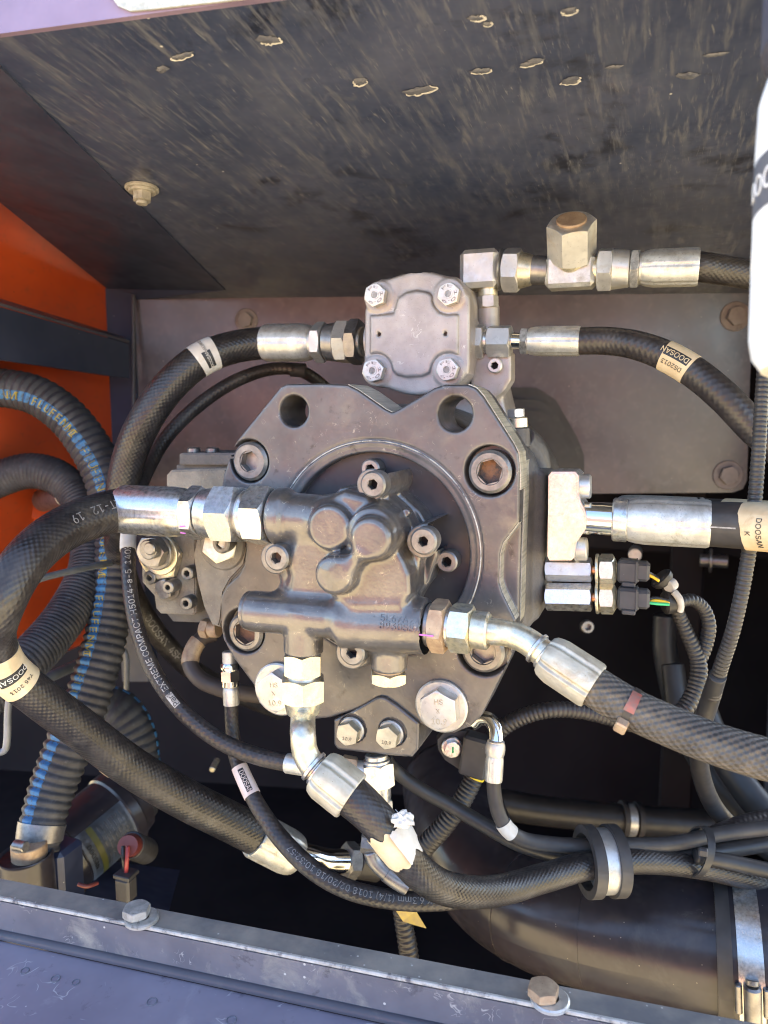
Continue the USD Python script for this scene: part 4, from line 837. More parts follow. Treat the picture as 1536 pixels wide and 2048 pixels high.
def side_text(path, s, txt, h, k, off=0.0, flip=1):
    "lettering that runs round the hose instead of along it"
    m = meshkit.text_mesh(txt, h, .0002); v = m.vertices.copy(); v[:, 0] -= v[:, 0].max() / 2; v[:, 1] -= h / 2
    ss = s + flip * v[:, 1]; c, N, Bn, r = path.at(ss); ph = float(path.facing(s)) + off + flip * v[:, 0] / r; R = r * k + v[:, 2]
    return trimesh.Trimesh(c + R[:, None] * (np.cos(ph)[:, None] * N + np.sin(ph)[:, None] * Bn), m.faces, process=False)
part(lb, 'label_text', side_text(p1, s_, 'DOOSAN', .0040, 1.05), 'paper', smooth=False)
part(lb, 'label_text', side_text(p1, s_ + .010, 'Y45 2013', .0028, 1.04), 'ink', smooth=False)
part(t, 'printed_text', p1.text('1AT-12   19', p1.near(232, 1015), .0062, .25, back=False), 'print_grey', smooth=False)
e0 = p1.at(p1.near(510, 1672))[0]; e1 = P(592, 1712, .672)
part(t, 'end_ferrule', ferrule(e1, e0, px(43, e1), amp=.04, ridges=7), 'ferrule_zinc')
p1b = Path([(P(585, 1708, .672), px(27, e1)), (P(625, 1716, .68), px(25, e1)), (P(660, 1722, .69), px(24, e1)), (P(700, 1722, .70), px(24, e1))])
part(t, 'end_tube', p1b.tube()[0], 'chrome', smooth=True)
part(t, 'end_nut', hexbar(P(690, 1722, .70), P(712, 1722, .705), px(38, e1)), 'cap_screw'); part(t, 'end_fitting', cyl(P(712, 1722, .705), P(756, 1730, .715), px(34, e1)), 'rubber')
for k, (u, v) in enumerate([(401, 1046), (402, 1059)]):
    a = G(u - 8, v, -.034) + FR_ * px(50, G(400, 1050, -.034)); part(t, 'paint_mark', boxm((.0045, .0009, .0004), a - FR_ * .0006, FR_, hint=(0.1 * (1 if k else -1), 0, 1)), 'marker_pink')
solo('paint_mark', 'pink paint line across the outlet nut and its boss', 'paint mark', boxm((.0075, .0012, .0004), G(560, 1050, -.034) + FR_ * (px(50.5, G(560, 1050, -.034)) - .0016), FR_), 'marker_pink')
solo('paint_mark', 'purple paint line across the right outlet hex nut', 'paint mark', boxm((.0095, .0011, .0004), G(868, 1256, -.040) + FR_ * (px(54, G(868, 1250, -.040)) - .0000), FR_), 'marker_pink')

# --- hose from the gear pump's right outlet
t = thing('pressure_hose', 'braided hose with bent metal tube leaving the gear pump to the right edge', 'hose', G(980, 1262, -.040))
A, B = G(862, 1250, -.040), G(985, 1263, -.040)
chain(t, A, B, 862, 985, [('seal_face', 'cyl', 855, 868, 44, 'dark_steel'), ('union_hex', 'hex', 864, 897, 51, 'rusty_nut', {'rot': .2}), ('union_neck', 'cyl', 896, 905, 40, 'zinc'), ('swivel_nut', 'hex', 903, 946, 47, 'zinc_yellow', {'rot': .12}), ('nut_neck', 'cyl', 944, 979, 38, 'zinc_yellow', {'ch': .0012})])
pt = Path([(G(965, 1261, -.040), px(27, B)), (G(985, 1263, -.040), px(27, B)), (1020, 1268, .487, 54), (1052, 1281, .483, 55), (1080, 1301, .478, 56), (1105, 1322, .474, 58), (1130, 1341, .470, 60)])
part(t, 'bent_tube', pt.tube(n=32)[0], 'zinc_yellow', smooth=True)
for uv in [(1079, 1300), (1093, 1311)]:
    s = pt.near(*uv); c = pt.at([s - .001, s + .001])[0]; dd = unit(c[1] - c[0]); part(t, 'bead', lathe([(-.0016, px(29, c[0])), (-.0008, px(33, c[0])), (.0008, px(33, c[0])), (.0016, px(29, c[0]))], c[0], dd), 'zinc')
fa_, fb_ = P(1090, 1309, .4765), P(1188, 1373, .463)
part(t, 'ferrule', ferrule(fa_, fb_, px(49, fb_), ridges=6, amp=.09), 'ferrule_worn')
ph_ = Path([(fa_ + (fb_ - fa_) * .8, px(41, fb_)), (fb_, px(41, fb_)), (1258, 1415, .455, 82), (1330, 1448, .447, 83), (1420, 1484, .438, 84), (1536, 1519, .428, 86), (1660, 1545, .42, 86), (1900, 1600, .43, 86), (2150, 1700, .48, 80)])
hose(t, ph_, 0, ph_.len, 'hose_braid_dusty', n=36)
s = ph_.near(1258, 1415); tie = thing('cable_tie', 'black cable tie with a rusty dirty lock round the right braided hose', 'cable tie', ph_.at(s)[0])
part(tie, 'band', ph_.tube(s - .0022, s + .0022, k=1.035, n=40)[0], 'rubber', smooth=30); part(tie, 'dirty_band', ph_.patch(s - .0030, s + .0034, -.9, .2, k=1.05), 'tape_red')
c, N_, B_, r_ = ph_.at(s); f0 = float(ph_.facing(s)); T_ = unit(np.gradient(ph_.c, axis=0)[np.searchsorted(ph_.s, s)])
for sg_ in (1, -1):
    n0 = math.cos(f0 + sg_ * .95) * N_ + math.sin(f0 + sg_ * .95) * B_
    if n0[2] < 0: part(tie, 'lock', boxm((.009, .007, .006), c + n0 * (r_ + .002), n0, hint=T_, bev=.001), 'rusty_nut')

# --- hose from the gear pump's lower outlet
t = thing('pressure_hose', 'braided hose with bent yellowish tube hanging from the gear pump lower outlet', 'hose', G(605, 1400, -.044))
A, B = G(606, 1296, -.044), G(606, 1430, -.044)
chain(t, A, B, 1296, 1430, [('union_hex', 'hex', 1304, 1348, 39, 'zinc_yellow', {'rot': .48, 'k': 1.05}), ('union_neck', 'cyl', 1347, 1356, 33, 'zinc'), ('swivel_nut', 'hex', 1352, 1400, 45, 'zinc_yellow', {'rot': .42, 'k': 1.05}), ('nut_neck', 'cyl', 1398, 1427, 38, 'zinc_yellow', {'r2': 33, 'ch': .001})])
pt = Path([(G(606, 1415, -.044), px(25, B)), (G(606, 1435, -.044), px(25, B)), (606, 1470, .487, 51), (609, 1500, .487, 52), (622, 1527, .486, 53), (642, 1546, .484, 54), (662, 1566, .482, 56)])
part(t, 'bent_tube', pt.tube(n=32)[0], 'zinc_yellow', smooth=True)
for uv in [(628, 1533), (640, 1544)]:
    s = pt.near(*uv); c = pt.at([s - .001, s + .001])[0]; dd = unit(c[1] - c[0]); part(t, 'bead', lathe([(-.0016, px(29, c[0])), (-.0008, px(33, c[0])), (.0008, px(33, c[0])), (.0016, px(29, c[0]))], c[0], dd), 'zinc')
fa_, fb_ = P(638, 1541, .4845), P(704, 1593, .478)
part(t, 'ferrule', ferrule(fa_, fb_, px(50, fb_), ridges=6, amp=.09), 'ferrule_worn')
p4 = Path([(fa_ + (fb_ - fa_) * .7, px(42, fb_)), (fb_, px(41, fb_)), (748, 1634, .475, 76), (790, 1686, .476, 74), (832, 1738, .485, 70), (880, 1772, .50, 67), (940, 1784, .52, 62), (1010, 1778, .545, 58), (1090, 1755, .565, 56), (1190, 1728, .585, 54), (1300, 1722, .60, 50), (1420, 1738, .61, 46), (1560, 1775, .62, 44), (1900, 1850, .64, 42)])
hose(t, p4, 0, p4.len, 'hose_braid', n=32)
s = p4.near(788, 1676); tag_ = thing('paper_tag', 'torn white paper label wrapped round the lower outlet hose', 'label', p4.at(s)[0])
part(tag_, 'sheet', p4.patch(s - .010, s + .012, -.2, 2.2, k=1.03, wav=.10, rag=.007, seed=4, n=26), 'paper_tan', smooth=40); part(tag_, 'sheet', p4.patch(s - .011, s + .012, -1.7, .02, k=1.06, wav=.25, rag=.008, seed=9, n=26), 'paper', smooth=40)
rng = np.random.default_rng(11); cr = trimesh.creation.icosphere(2, .0055); cr.vertices *= 1 + .55 * (rng.random((len(cr.vertices), 1)) - .5); cr.vertices = cr.vertices * [1.2, .8, .9] + P(806, 1640, .462)
part(tag_, 'crumpled_scrap', cr, 'paper', smooth=False)

# --- upper left hose
AP = lambda u, v: G(u, v, CA + .03)
t = thing('return_hose', 'thick black hose curving from the aluminium pump down the left side', 'hose', AP(533, 685))
A, B = AP(735, 684), AP(531, 686)
chain(t, A, B, 735, 531, [('union_collar', 'cyl', 728, 720, 30, 'zinc_yellow'), ('union_hex', 'hex', 724, 702, 43, 'dark_steel', {'rot': .3}), ('swivel_nut', 'hex', 704, 678, 41, 'zinc_white', {'rot': .1}), ('nut_neck', 'cyl', 680, 656, 39, 'dark_steel', {'r2': 36}), ('stem_hex', 'hex', 654, 634, 38, 'zinc_white', {'rot': .5}), ('stem_neck', 'cyl', 636, 620, 30, 'zinc_white')])
part(t, 'ferrule', ferrule(A + (B - A) * (735 - 628) / 204, B, px(37, B), amp=.02, ridges=5), 'ferrule_zinc')
d0 = depth(B)
p2 = Path([(B - (B - A) * .07, px(32, B)), (B, px(32, B)), (470, 694, d0 - .005, 64), (405, 717, d0 - .015, 66), (343, 768, d0 - .02, 67), (292, 838, d0 - .02, 67), (260, 910, d0 - .01, 66), (243, 990, d0 + .0, 64), (238, 1070, d0 + .03, 60), (246, 1140, d0 + .08, 50), (274, 1205, d0 + .12, 44), (320, 1275, d0 + .15, 42), (400, 1350, d0 + .2, 40), (560, 1420, d0 + .3, 38)])
hose(t, p2, 0, p2.len, 'hose_braid', n=32)
s = p2.near(410, 715); lb = sleeve(t, p2, s - .009, s + .009, 'paper', label='white label sleeve on the upper left hose')
part(lb, 'label_band', p2.patch(s - .0035, s + .0035, -.75, .3, k=1.04), 'ink'); part(lb, 'label_text', side_text(p2, s, 'DOOSAN', .0025, 1.05, -.22), 'paper', smooth=False); part(lb, 'label_text', side_text(p2, s - .0005, 'JAE1RP22', .0022, 1.04, .75), 'print_grey', smooth=False)
part(t, 'printed_text', p2.text('DOOSAN  4SP-16  X1', p2.near(290, 1220), .0075, -.1), 'print_grey', smooth=False)

# --- thin hose that loops from the top down to the tee under the block
t = thing('pilot_hose', 'thin black hose with white printing sweeping below the regulator to the lower tee', 'hose', P(300, 1350, .62))
p5 = Path([(690, 830, .78, 24), (650, 775, .76, 24), (600, 742, .74, 24), (545, 738, .74, 25), (475, 760, .735, 27), (400, 808, .73, 28), (335, 872, .72, 28), (295, 940, .70, 28), (272, 1000, .67, 28), (258, 1060, .645, 28), (256, 1110, .63, 29), (258, 1160, .622, 29), (267, 1225, .615, 30), (288, 1300, .61, 31), (325, 1372, .605, 32), (380, 1437, .60, 33), (450, 1487, .595, 34), (520, 1514, .59, 34), (580, 1527, .585, 34), (625, 1535, .58, 33)])
hose(t, p5, 0, p5.len, 'hose_fine', n=24)
s0, s1 = p5.near(257, 1058), p5.near(256, 1103); sleeve(t, p5, s0, s1, 'paper', 'white_sleeve', k=1.10)
part(t, 'printed_text', p5.text('EXTREME COMPACT H5014-a-5  140K 6.3mm (1/4)', p5.near(331, 1386), .0047, 0, back=True), 'print_white', smooth=False)
sq = p5.near(345, 1398); lp_ = part(t, 'printed_logo', p5.patch(sq - .0055, sq + .0065, -.45, .45, k=1.012), 'print_white', smooth=30); part(lp_, 'logo_text', p5.text('Parker', sq + .0062, .0044, 0, back=True, k=1.02), 'ink', smooth=False)
part(t, 'ferrule', ferrule(P(618, 1533, .5805), P(573, 1526, .5855), px(20, P(600, 1530, .58)), n=32), 'ferrule_zinc'); part(t, 'ferrule', cyl(P(580, 739, .74), P(612, 741, .74), px(14, P(600, 740, .74))), 'plastic_black')
part(t, 'stem', cyl(P(615, 1533, .58), P(690, 1540, .572), px(11, P(650, 1536, .58))), 'zinc')

# --- tee under the block
t = thing('tee_fitting', 'bright plated tee fitting hanging under the pointed block', 'fitting', P(750, 1540, .57))
c = P(752, 1550, .572)
A, B = P(752, 1505, .572), P(760, 1610, .572)
chain(t, A, B, 1505, 1610, [('neck', 'cyl', 1508, 1519, 23, 'zinc'), ('flare', 'cyl', 1518, 1526, 27, 'zinc'), ('tee_body', 'hex', 1524, 1572, 32, 'zinc', {'rot': .3}), ('lower_neck', 'cyl', 1570, 1604, 25, 'zinc', {'r2': 23}), ('lower_nut', 'hex', 1600, 1622, 24, 'zinc_white')])
chain(t, P(735, 1546, .572), P(680, 1537, .572), 735, 680, [('side_neck', 'cyl', 735, 708, 22, 'zinc_white'), ('side_nut', 'hex', 712, 682, 27, 'rusty_nut', {'rot': .2})])

# --- hose from behind the tee out to the right
t = thing('pilot_hose', 'smooth thin black hose running from behind the tee through the rubber lined clamp', 'hose', P(900, 1600, .62))
p9 = Path([(770, 1515, .60, 26), (790, 1540, .61, 27), (840, 1578, .61, 28), (900, 1610, .61, 29), (965, 1648, .605, 30), (1040, 1688, .60, 31), (1110, 1708, .60, 31), (1190, 1712, .60, 31), (1290, 1712, .605, 31), (1380, 1712, .61, 31), (1460, 1700, .62, 30), (1580, 1680, .63, 30), (1900, 1640, .66, 30)])
hose(t, p9, 0, p9.len, 'rubber', n=20)
s = p9.near(1303, 1712); lb = sleeve(t, p9, s - .010, s + .010, 'paper', k=1.04); part(lb, 'label_text', p9.text('PT5J222', s - .008, .0032, -.5), 'print_grey', smooth=False)

# --- small elbow hose on the right of the block
t = thing('pilot_hose', 'short black hose below a bright bent tube right of the flange bolt', 'hose', P(990, 1520, .58))
pt = Path([(P(945, 1447, .60), px(15, P(960, 1440, .59))), (P(962, 1436, .595), px(15, P(960, 1440, .59))), (P(980, 1440, .59), px(15, P(960, 1440, .59))), (P(991, 1458, .585), px(15, P(960, 1440, .585))), (P(992, 1495, .58), px(14, P(960, 1440, .58)))])
part(t, 'bent_tube', pt.tube(n=28)[0], 'chrome', smooth=True)
chain(t, P(992, 1478, .58), P(987, 1562, .58), 1478, 1562, [('collar', 'cyl', 1480, 1492, 17, 'zinc_white'), ('ferrule_head', 'bead', 1484, 1512, 20, 'zinc_white'), ('ferrule', 'ferrule', 1506, 1562, 18, 'ferrule_zinc')])
p10 = Path([(987, 1550, .58, 29), (988, 1580, .58, 29), (995, 1620, .58, 29), (1012, 1655, .58, 29), (1045, 1678, .585, 30), (1100, 1688, .59, 30), (1170, 1692, .595, 30), (1250, 1690, .60, 29), (1340, 1688, .605, 29), (1440, 1668, .615, 29), (1580, 1650, .62, 29), (1900, 1600, .66, 29)])
hose(t, p10, 0, p10.len, 'rubber_dusty', n=20)
s = p10.near(1012, 1656); sleeve(t, p10, s - .005, s + .006, 'paper', 'white_sleeve', k=1.12)

# --- thin hose from under the regulator, past the front, to the clamp
t = thing('pilot_hose', 'thin hose with pale label dropping under the regulator and sweeping right along the bottom', 'hose', P(490, 1560, .60))
chain(t, P(458, 1300, .62), P(463, 1412, .62), 1300, 1412, [('stub', 'cyl', 1302, 1332, 14, 'zinc_white'), ('union', 'bead', 1326, 1342, 19, 'chrome'), ('swivel_nut', 'hex', 1340, 1362, 19, 'chrome', {'rot': .3}), ('nut_neck', 'cyl', 1360, 1374, 17, 'chrome'), ('ferrule', 'ferrule', 1372, 1410, 16, 'ferrule_zinc')])
p8 = Path([(462, 1400, .62, 27), (464, 1450, .62, 27), (471, 1510, .615, 29), (491, 1562, .605, 31), (518, 1615, .595, 33), (560, 1675, .585, 36), (620, 1735, .57, 38), (690, 1776, .562, 38), (770, 1797, .56, 38), (850, 1803, .562, 38), (930, 1796, .568, 36), (1010, 1772, .58, 33), (1070, 1748, .59, 30), (1130, 1732, .60, 28), (1200, 1722, .605, 28)])
hose(t, p8, 0, p8.len, 'hose_fine', n=24)
s = p8.near(491, 1562); lb = sleeve(t, p8, s - .0125, s + .0125, 'paper_pink', k=1.08); part(lb, 'label_band', p8.patch(s - .009, s + .010, -.35, .35, k=1.09), 'ink'); part(lb, 'label_text', p8.text('DOOSAN', s - .0075, .0032, 0, k=1.11), 'paper_pink', smooth=False)
part(t, 'printed_text', p8.text('140K 6.3mm (1/4) 1018 02/20/18 10:32:57', p8.near(890, 1799), .0043, -.1, back=True), 'print_grey', smooth=False)
part(t, 'printed_text', p8.text('EXTREME', p8.near(1065, 1750), .0055, 0), 'print_grey', smooth=False)

# --- brown hose tucked behind the flange
t = thing('drain_hose', 'brownish hose with rusty ferrule curving behind the lower left of the flange', 'hose', P(450, 1380, .66))
p7 = Path([(430, 1268, .68, 30), (405, 1275, .675, 30), (386, 1300, .67, 31), (381, 1330, .665, 32), (400, 1358, .66, 33), (440, 1376, .66, 34), (490, 1386, .66, 34), (550, 1392, .67, 34), (640, 1396, .69, 33)])
hose(t, p7, 0, p7.len, 'rubber_brown', n=24)
part(t, 'ferrule', p7.tube(p7.near(396, 1284), p7.near(380, 1324), k=1.12, n=28)[0], 'rusty_nut', smooth=30)

# --- upper right hose
t = thing('return_hose', 'black hose arching from the aluminium pump to the right edge', 'hose', AP(1160, 682))
A, B = AP(940, 683), AP(1160, 682)
chain(t, A, B, 940, 1160, [('union_hex', 'hex', 946, 971, 33, 'zinc_white', {'rot': .3}), ('union_neck', 'cyl', 970, 980, 25, 'zinc'), ('swivel_nut', 'hex', 978, 1025, 31, 'zinc_white', {'rot': .25}), ('nut_neck', 'cyl', 1024, 1047, 16, 'chrome'), ('stem_hex', 'hex', 1045, 1060, 27, 'zinc', {'rot': .1})])
part(t, 'ferrule', ferrule(A + (B - A) * (1058 - 940) / 220, B, px(30, B), amp=.03, ridges=6), 'ferrule_zinc')
d0 = depth(B)
p11 = Path([(B - (B - A) * .1, px(27, B)), (B, px(27, B)), (1215, 682, d0 - .005, 55), (1270, 690, d0 - .015, 57), (1330, 711, d0 - .025, 60), (1390, 746, d0 - .035, 62), (1450, 796, d0 - .045, 63), (1510, 858, d0 - .05, 64), (1600, 940, d0 - .06, 64), (1720, 1120, d0 - .04, 64), (1790, 1320, d0 + .02, 60)])
hose(t, p11, 0, p11.len, 'hose_fine', n=32)
s = p11.near(1358, 725); lb = sleeve(t, p11, s - .011, s + .011, 'paper_tan', label='tan label sleeve on the upper right hose')
part(lb, 'label_band', p11.patch(s - .0105, s + .009, -.62, -.05, k=1.04), 'ink'); part(lb, 'label_text', p11.text('DOOSAN', s + .0085, .0037, -.34, k=1.055, back=True), 'paper_tan', smooth=False); part(lb, 'label_text', p11.text('DS2013', s + .008, .0032, .35, k=1.04, back=True), 'ink', smooth=False)

# --- elbow, tee and hose at the very top
CT = CA + .045
TP = lambda u, v, c=CT: G(u, v, c)
t = thing('top_fitting', 'elbow and capped tee in dull plated steel above the aluminium pump', 'fitting', TP(1000, 540))
part(t, 'elbow_block', boxm((px(78, TP(964, 540)), px(74, TP(964, 540)), px(70, TP(964, 540))), TP(964, 541), AX_C, bev=.004), 'zinc_white', smooth=25)
chain(t, TP(975, 578), TP(976, 640), 578, 640, [('neck', 'cyl', 575, 594, 20, 'zinc_yellow'), ('stub_hex', 'hex', 592, 616, 20, 'zinc_white', {'rot': .1})])
A, B = TP(1000, 540), TP(1100, 541)
chain(t, A, B, 1000, 1100, [('flare', 'cyl', 1000, 1010, 40, 'dark_steel', {'r2': 34}), ('swivel_nut', 'hex', 1008, 1042, 41, 'zinc_white', {'rot': .45}), ('nut_neck', 'cyl', 1040, 1066, 36, 'zinc_yellow', {'r2': 30}), ('neck', 'cyl', 1062, 1098, 28, 'dark_steel')])
part(t, 'tee_body', boxm((px(96, TP(1142, 545)), px(62, TP(1142, 545)), px(60, TP(1142, 545))), TP(1142, 546), AX_C, bev=.003), 'ferrule_zinc', smooth=25)
chain(t, TP(1144, 530), TP(1143, 432, CT - .026), 530, 432, [('tee_neck', 'cyl', 530, 510, 36, 'zinc_yellow'), ('cap_nut', 'hex', 515, 442, 47, 'zinc_white', {'rot': .2, 'k': 1.04}), ('cap_face', 'cyl', 443, 437, 30, 'rusty_nut')])
hs = thing('return_hose', 'black braided hose with long ferrule leaving the capped tee toward the white canister', 'hose', TP(1400, 535))
A, B = TP(1186, 540), TP(1398, 534)
chain(hs, A, B, 1186, 1398, [('neck', 'cyl', 1184, 1200, 27, 'zinc_yellow'), ('swivel_nut', 'hex', 1196, 1228, 41, 'zinc_white', {'rot': .3}), ('nut_neck', 'cyl', 1226, 1262, 39, 'zinc_white', {'r2': 36}), ('stem_hex', 'hex', 1263, 1281, 38, 'zinc', {'rot': .2}), ('stem_neck', 'cyl', 1280, 1296, 31, 'zinc_white')])
part(hs, 'ferrule', ferrule(A + (B - A) * (1284 - 1186) / 212, B, px(38, B), amp=.03, ridges=6), 'ferrule_zinc')
d0 = depth(B); p12 = Path([(B - (B - A) * .1, px(30, B)), (B, px(30, B)), (1440, 540, d0, 58), (1490, 548, d0, 58), (1560, 562, d0, 58), (1660, 590, d0, 58), (1850, 660, d0 + .02, 56)])
hose(hs, p12, 0, p12.len, 'hose_braid', n=28)

# --- main delivery hose on the right with its split flange
CD = .045
DP = lambda u, v, c=CD: G(u, v, c)
t = thing('flange_clamp', 'bright plated split flange clamp with two socket screws on the pump right side', 'clamp', DP(1130, 1035))
cp_ = [(1096, 952), (1102, 944), (1150, 944), (1157, 952), (1157, 990), (1160, 1002), (1170, 1022), (1174, 1040), (1170, 1060), (1158, 1078), (1152, 1086), (1148, 1116), (1142, 1122), (1098, 1122), (1094, 1114)]
part(t, 'half_flange', prism(cp_, CD - .017, CD + .017, .003), 'zinc', smooth=25)
for (u0, u1, v, r) in [(1156, 1182, 973, 24), (1148, 1175, 1098, 23)]:
    a, b = DP(u0, v), DP(u1, v); part(t, 'cap_screw', cyl(a, b, px(r, a)), 'zinc_white')
t = thing('delivery_hose', 'heavy hose with long smooth ferrule leaving the split flange to the right', 'hose', DP(1420, 1047))
A, B = DP(1160, 1036), DP(1420, 1048)
chain(t, A, B, 1160, 1420, [('tube', 'cyl', 1150, 1232, 33, 'chrome'), ('collar', 'cyl', 1228, 1260, 44, 'zinc', {'ch': .0012})])
part(t, 'ferrule', ferrule(A + (B - A) * (1256 - 1160) / 260, B, px(49, B), ridges=6, amp=.03), 'ferrule_zinc')
d0 = depth(B); p13 = Path([(B - (B - A) * .1, px(45, B)), (B, px(45, B)), (1480, 1051, d0 - .012, 94), (1560, 1056, d0 - .03, 98), (1700, 1066, d0 - .06, 104), (2050, 1100, d0 - .10, 110)])
hose(t, p13, 0, p13.len, 'rubber_dusty', n=32)
s = p13.near(1495, 1052); lb = part(t, 'label', p13.patch(s, s + .045, -2.6, 2.2, k=1.03, rag=.004, n=40), 'paper_tan', smooth=30)
for k in range(5): part(lb, 'label_text', side_text(p13, s + .006 + .007 * k, ['K', 'DOOSAN', '- - -- -', '-- - - -', 'DOOSAN'][k], .0034, 1.04, .3), 'ink', smooth=False)
part(t, 'white_line', p13.patch(p13.near(1424, 1040), p13.near(1490, 1045), .10, .16, k=1.01), 'print_white')
t = thing('delivery_hose', 'second heavy hose mostly hidden behind the main delivery hose', 'hose', DP(1400, 1000, .11))
A, B = DP(1236, 1018, .11), DP(1410, 1026, .11); part(t, 'ferrule', ferrule(A, B, px(31, B), amp=.01), 'ferrule_zinc')
p14 = Path([(B - (B - A) * .1, px(33, B)), (B, px(29, B)), (1480, 1030, depth(B) - .02, 62), (1600, 1040, depth(B) - .04, 66), (1950, 1070, depth(B) - .08, 70)]); hose(t, p14, 0, p14.len, 'rubber_dusty', n=24)
s = p14.near(1452, 1018); part(t, 'label', p14.patch(s, s + .04, -2.4, 2.4, k=1.04, n=30), 'paper_tan', smooth=30)

# --- pressure sensors with plugs
def sensor(label, v, vh, mats, c, wires):
    t = thing('pressure_sensor', label, 'sensor', DP(1140, v, c), 'pressure sensors on the pump right side')
    e = lambda u, dv=0: DP(u, v + dv + (u - 1090) * .02, c)
    part(t, 'adapter', hexbar(e(1092), e(1184), px(vh, e(1140)) * 1.12, rot=.28), mats); part(t, 'seal_ring', cyl(e(1183), e(1194), px(9, e(1190))), 'copper_seal')
    part(t, 'nut_rim', cyl(e(1192), e(1198), px(33, e(1195))), 'zinc_yellow'); part(t, 'sensor_hex', hexbar(e(1196), e(1232), px(33, e(1215)), rot=.33, ch=.004), 'zinc_yellow')
    part(t, 'socket', boxm((px(42, e(1256)), px(46, e(1256)), px(40, e(1256))), e(1257), AX_C, bev=.002), 'plastic_black', smooth=25)
    pl = part(t, 'plug', boxm((px(28, e(1285)), px(38, e(1285)), px(34, e(1285))), e(1285), AX_C, bev=.002), 'plastic_black', smooth=25)
    part(pl, 'latch', boxm((px(26, e(1260)), px(10, e(1260)), px(20, e(1260))), e(1258, 24) + FR_ * .004, AX_C, bev=.001), 'plastic_black', smooth=25); part(pl, 'rib', boxm((px(3, e(1272)), px(44, e(1272)), px(44, e(1272))), e(1273), AX_C, bev=.0006), 'plastic_black', smooth=25)
    for k, (mt, pts) in enumerate(wires): part(t, 'wire', Path([(P(*p), .0011) for p in pts]).tube(n=10)[0], mt, smooth=True)
    return t
dz = depth(DP(1290, 1150, .055))
sensor('upper pressure sensor with pinkish hex adapter and one yellow wire', 1138, 22, 'zinc_white', .055, [('wire_yellow', [(1294, 1150, dz), (1304, 1153, dz), (1318, 1162, dz)]), ('wire_black', [(1294, 1144, dz), (1306, 1150, dz + .003), (1318, 1158, dz + .002)])])
sensor('lower pressure sensor with bright hex adapter and green and yellow wires', 1193, 25, 'zinc', .050, [('wire_yellow', [(1294, 1206, dz), (1308, 1201, dz - .002), (1320, 1202, dz - .002), (1338, 1206, dz)]), ('wire_green', [(1294, 1205, dz - .004), (1310, 1207, dz - .005), (1338, 1209, dz - .003)]), ('wire_black', [(1294, 1199, dz), (1312, 1196, dz), (1338, 1202, dz)])])
t = thing('wire_conduit', 'forked black corrugated conduit from both sensors under the right braided hose', 'conduit', P(1390, 1320, .60))
for pts in [[(1318, 1152, .60), (1332, 1166, .60)], [(1326, 1205, .60), (1358, 1203, .60)]]: part(t, 'boot', cyl(P(*pts[0]), P(*pts[1]), px(24, P(*pts[0])), px(22, P(*pts[0])), ch=.002), 'rubber')
part(t, 'white_tag', Path([(1348, 1184, .592, 14), (1358, 1196, .59, 15), (1362, 1212, .592, 14), (1360, 1222, .594, 12)]).tube(n=12)[0], 'paper', smooth=30); part(t, 'white_tag', cyl(P(1336, 1174, .594), P(1346, 1166, .598), px(13, P(1340, 1170, .6))), 'paper')
c1 = Path([(1335, 1170, .60, 26), (1348, 1205, .605, 27), (1362, 1240, .61, 28), (1380, 1280, .61, 30), (1395, 1318, .61, 32), (1398, 1345, .608, 36), (1386, 1390, .605, 36), (1362, 1425, .602, 36), (1320, 1446, .60, 35), (1268, 1448, .605, 34), (1215, 1434, .61, 33), (1155, 1421, .61, 33), (1100, 1420, .61, 33), (1050, 1432, .615, 33), (1006, 1455, .62, 34), (975, 1490, .63, 36), (955, 1540, .64, 38), (925, 1600, .64, 40), (885, 1655, .64, 42), (845, 1700, .645, 42), (815, 1770, .66, 40)])
hose(t, c1, 0, c1.len, 'conduit', 'conduit', n=16, pitch=.0036, amp=.10)
c2 = Path([(1356, 1204, .60, 24), (1384, 1200, .605, 26), (1408, 1218, .61, 27), (1418, 1250, .61, 28), (1412, 1285, .612, 30), (1400, 1318, .612, 30)])
hose(t, c2, 0, c2.len, 'conduit', 'conduit', n=16, pitch=.0036, amp=.10)
s = c1.near(955, 1545); part(t, 'yellow_tape', c1.tube(s - .0035, s + .0035, k=1.06, n=20)[0], 'tape_yellow', smooth=30)
t = thing('wire_conduit', 'black corrugated conduit hanging down the right edge under the canister', 'conduit', P(1490, 1100, .5))
c3 = Path([(1530, 700, .50, 26), (1523, 800, .50, 27), (1516, 920, .50, 28), (1506, 1040, .505, 29), (1490, 1150, .51, 29), (1466, 1260, .52, 29), (1440, 1340, .535, 30), (1425, 1395, .55, 32)])
hose(t, c3, 0, c3.len, 'conduit', 'conduit', n=16, pitch=.0032, amp=.10)
c3b = Path([(1436, 1350, .535, 34), (1420, 1400, .555, 36), (1400, 1470, .58, 36), (1405, 1560, .62, 36), (1450, 1640, .66, 36), (1560, 1720, .68, 36)]); hose(t, c3b, 0, c3b.len, 'rubber', 'smooth_sleeve', n=16)
t = thing('wire_conduit', 'ribbed conduit dropping behind the front rail with a yellow tag', 'conduit', P(820, 1880, .63))
c4 = Path([(800, 1800, .64, 36), (808, 1850, .64, 38), (818, 1910, .64, 40), (826, 2000, .64, 40)]); hose(t, c4, 0, c4.len, 'conduit', 'conduit', n=16, pitch=.0048, amp=.12)
part(t, 'yellow_tag', sheet([P(792, 1822, .622), P(832, 1822, .622), P(853, 1857, .620), P(826, 1850, .622), P(806, 1843, .624)], .0012), 'tag_tan', smooth=False)

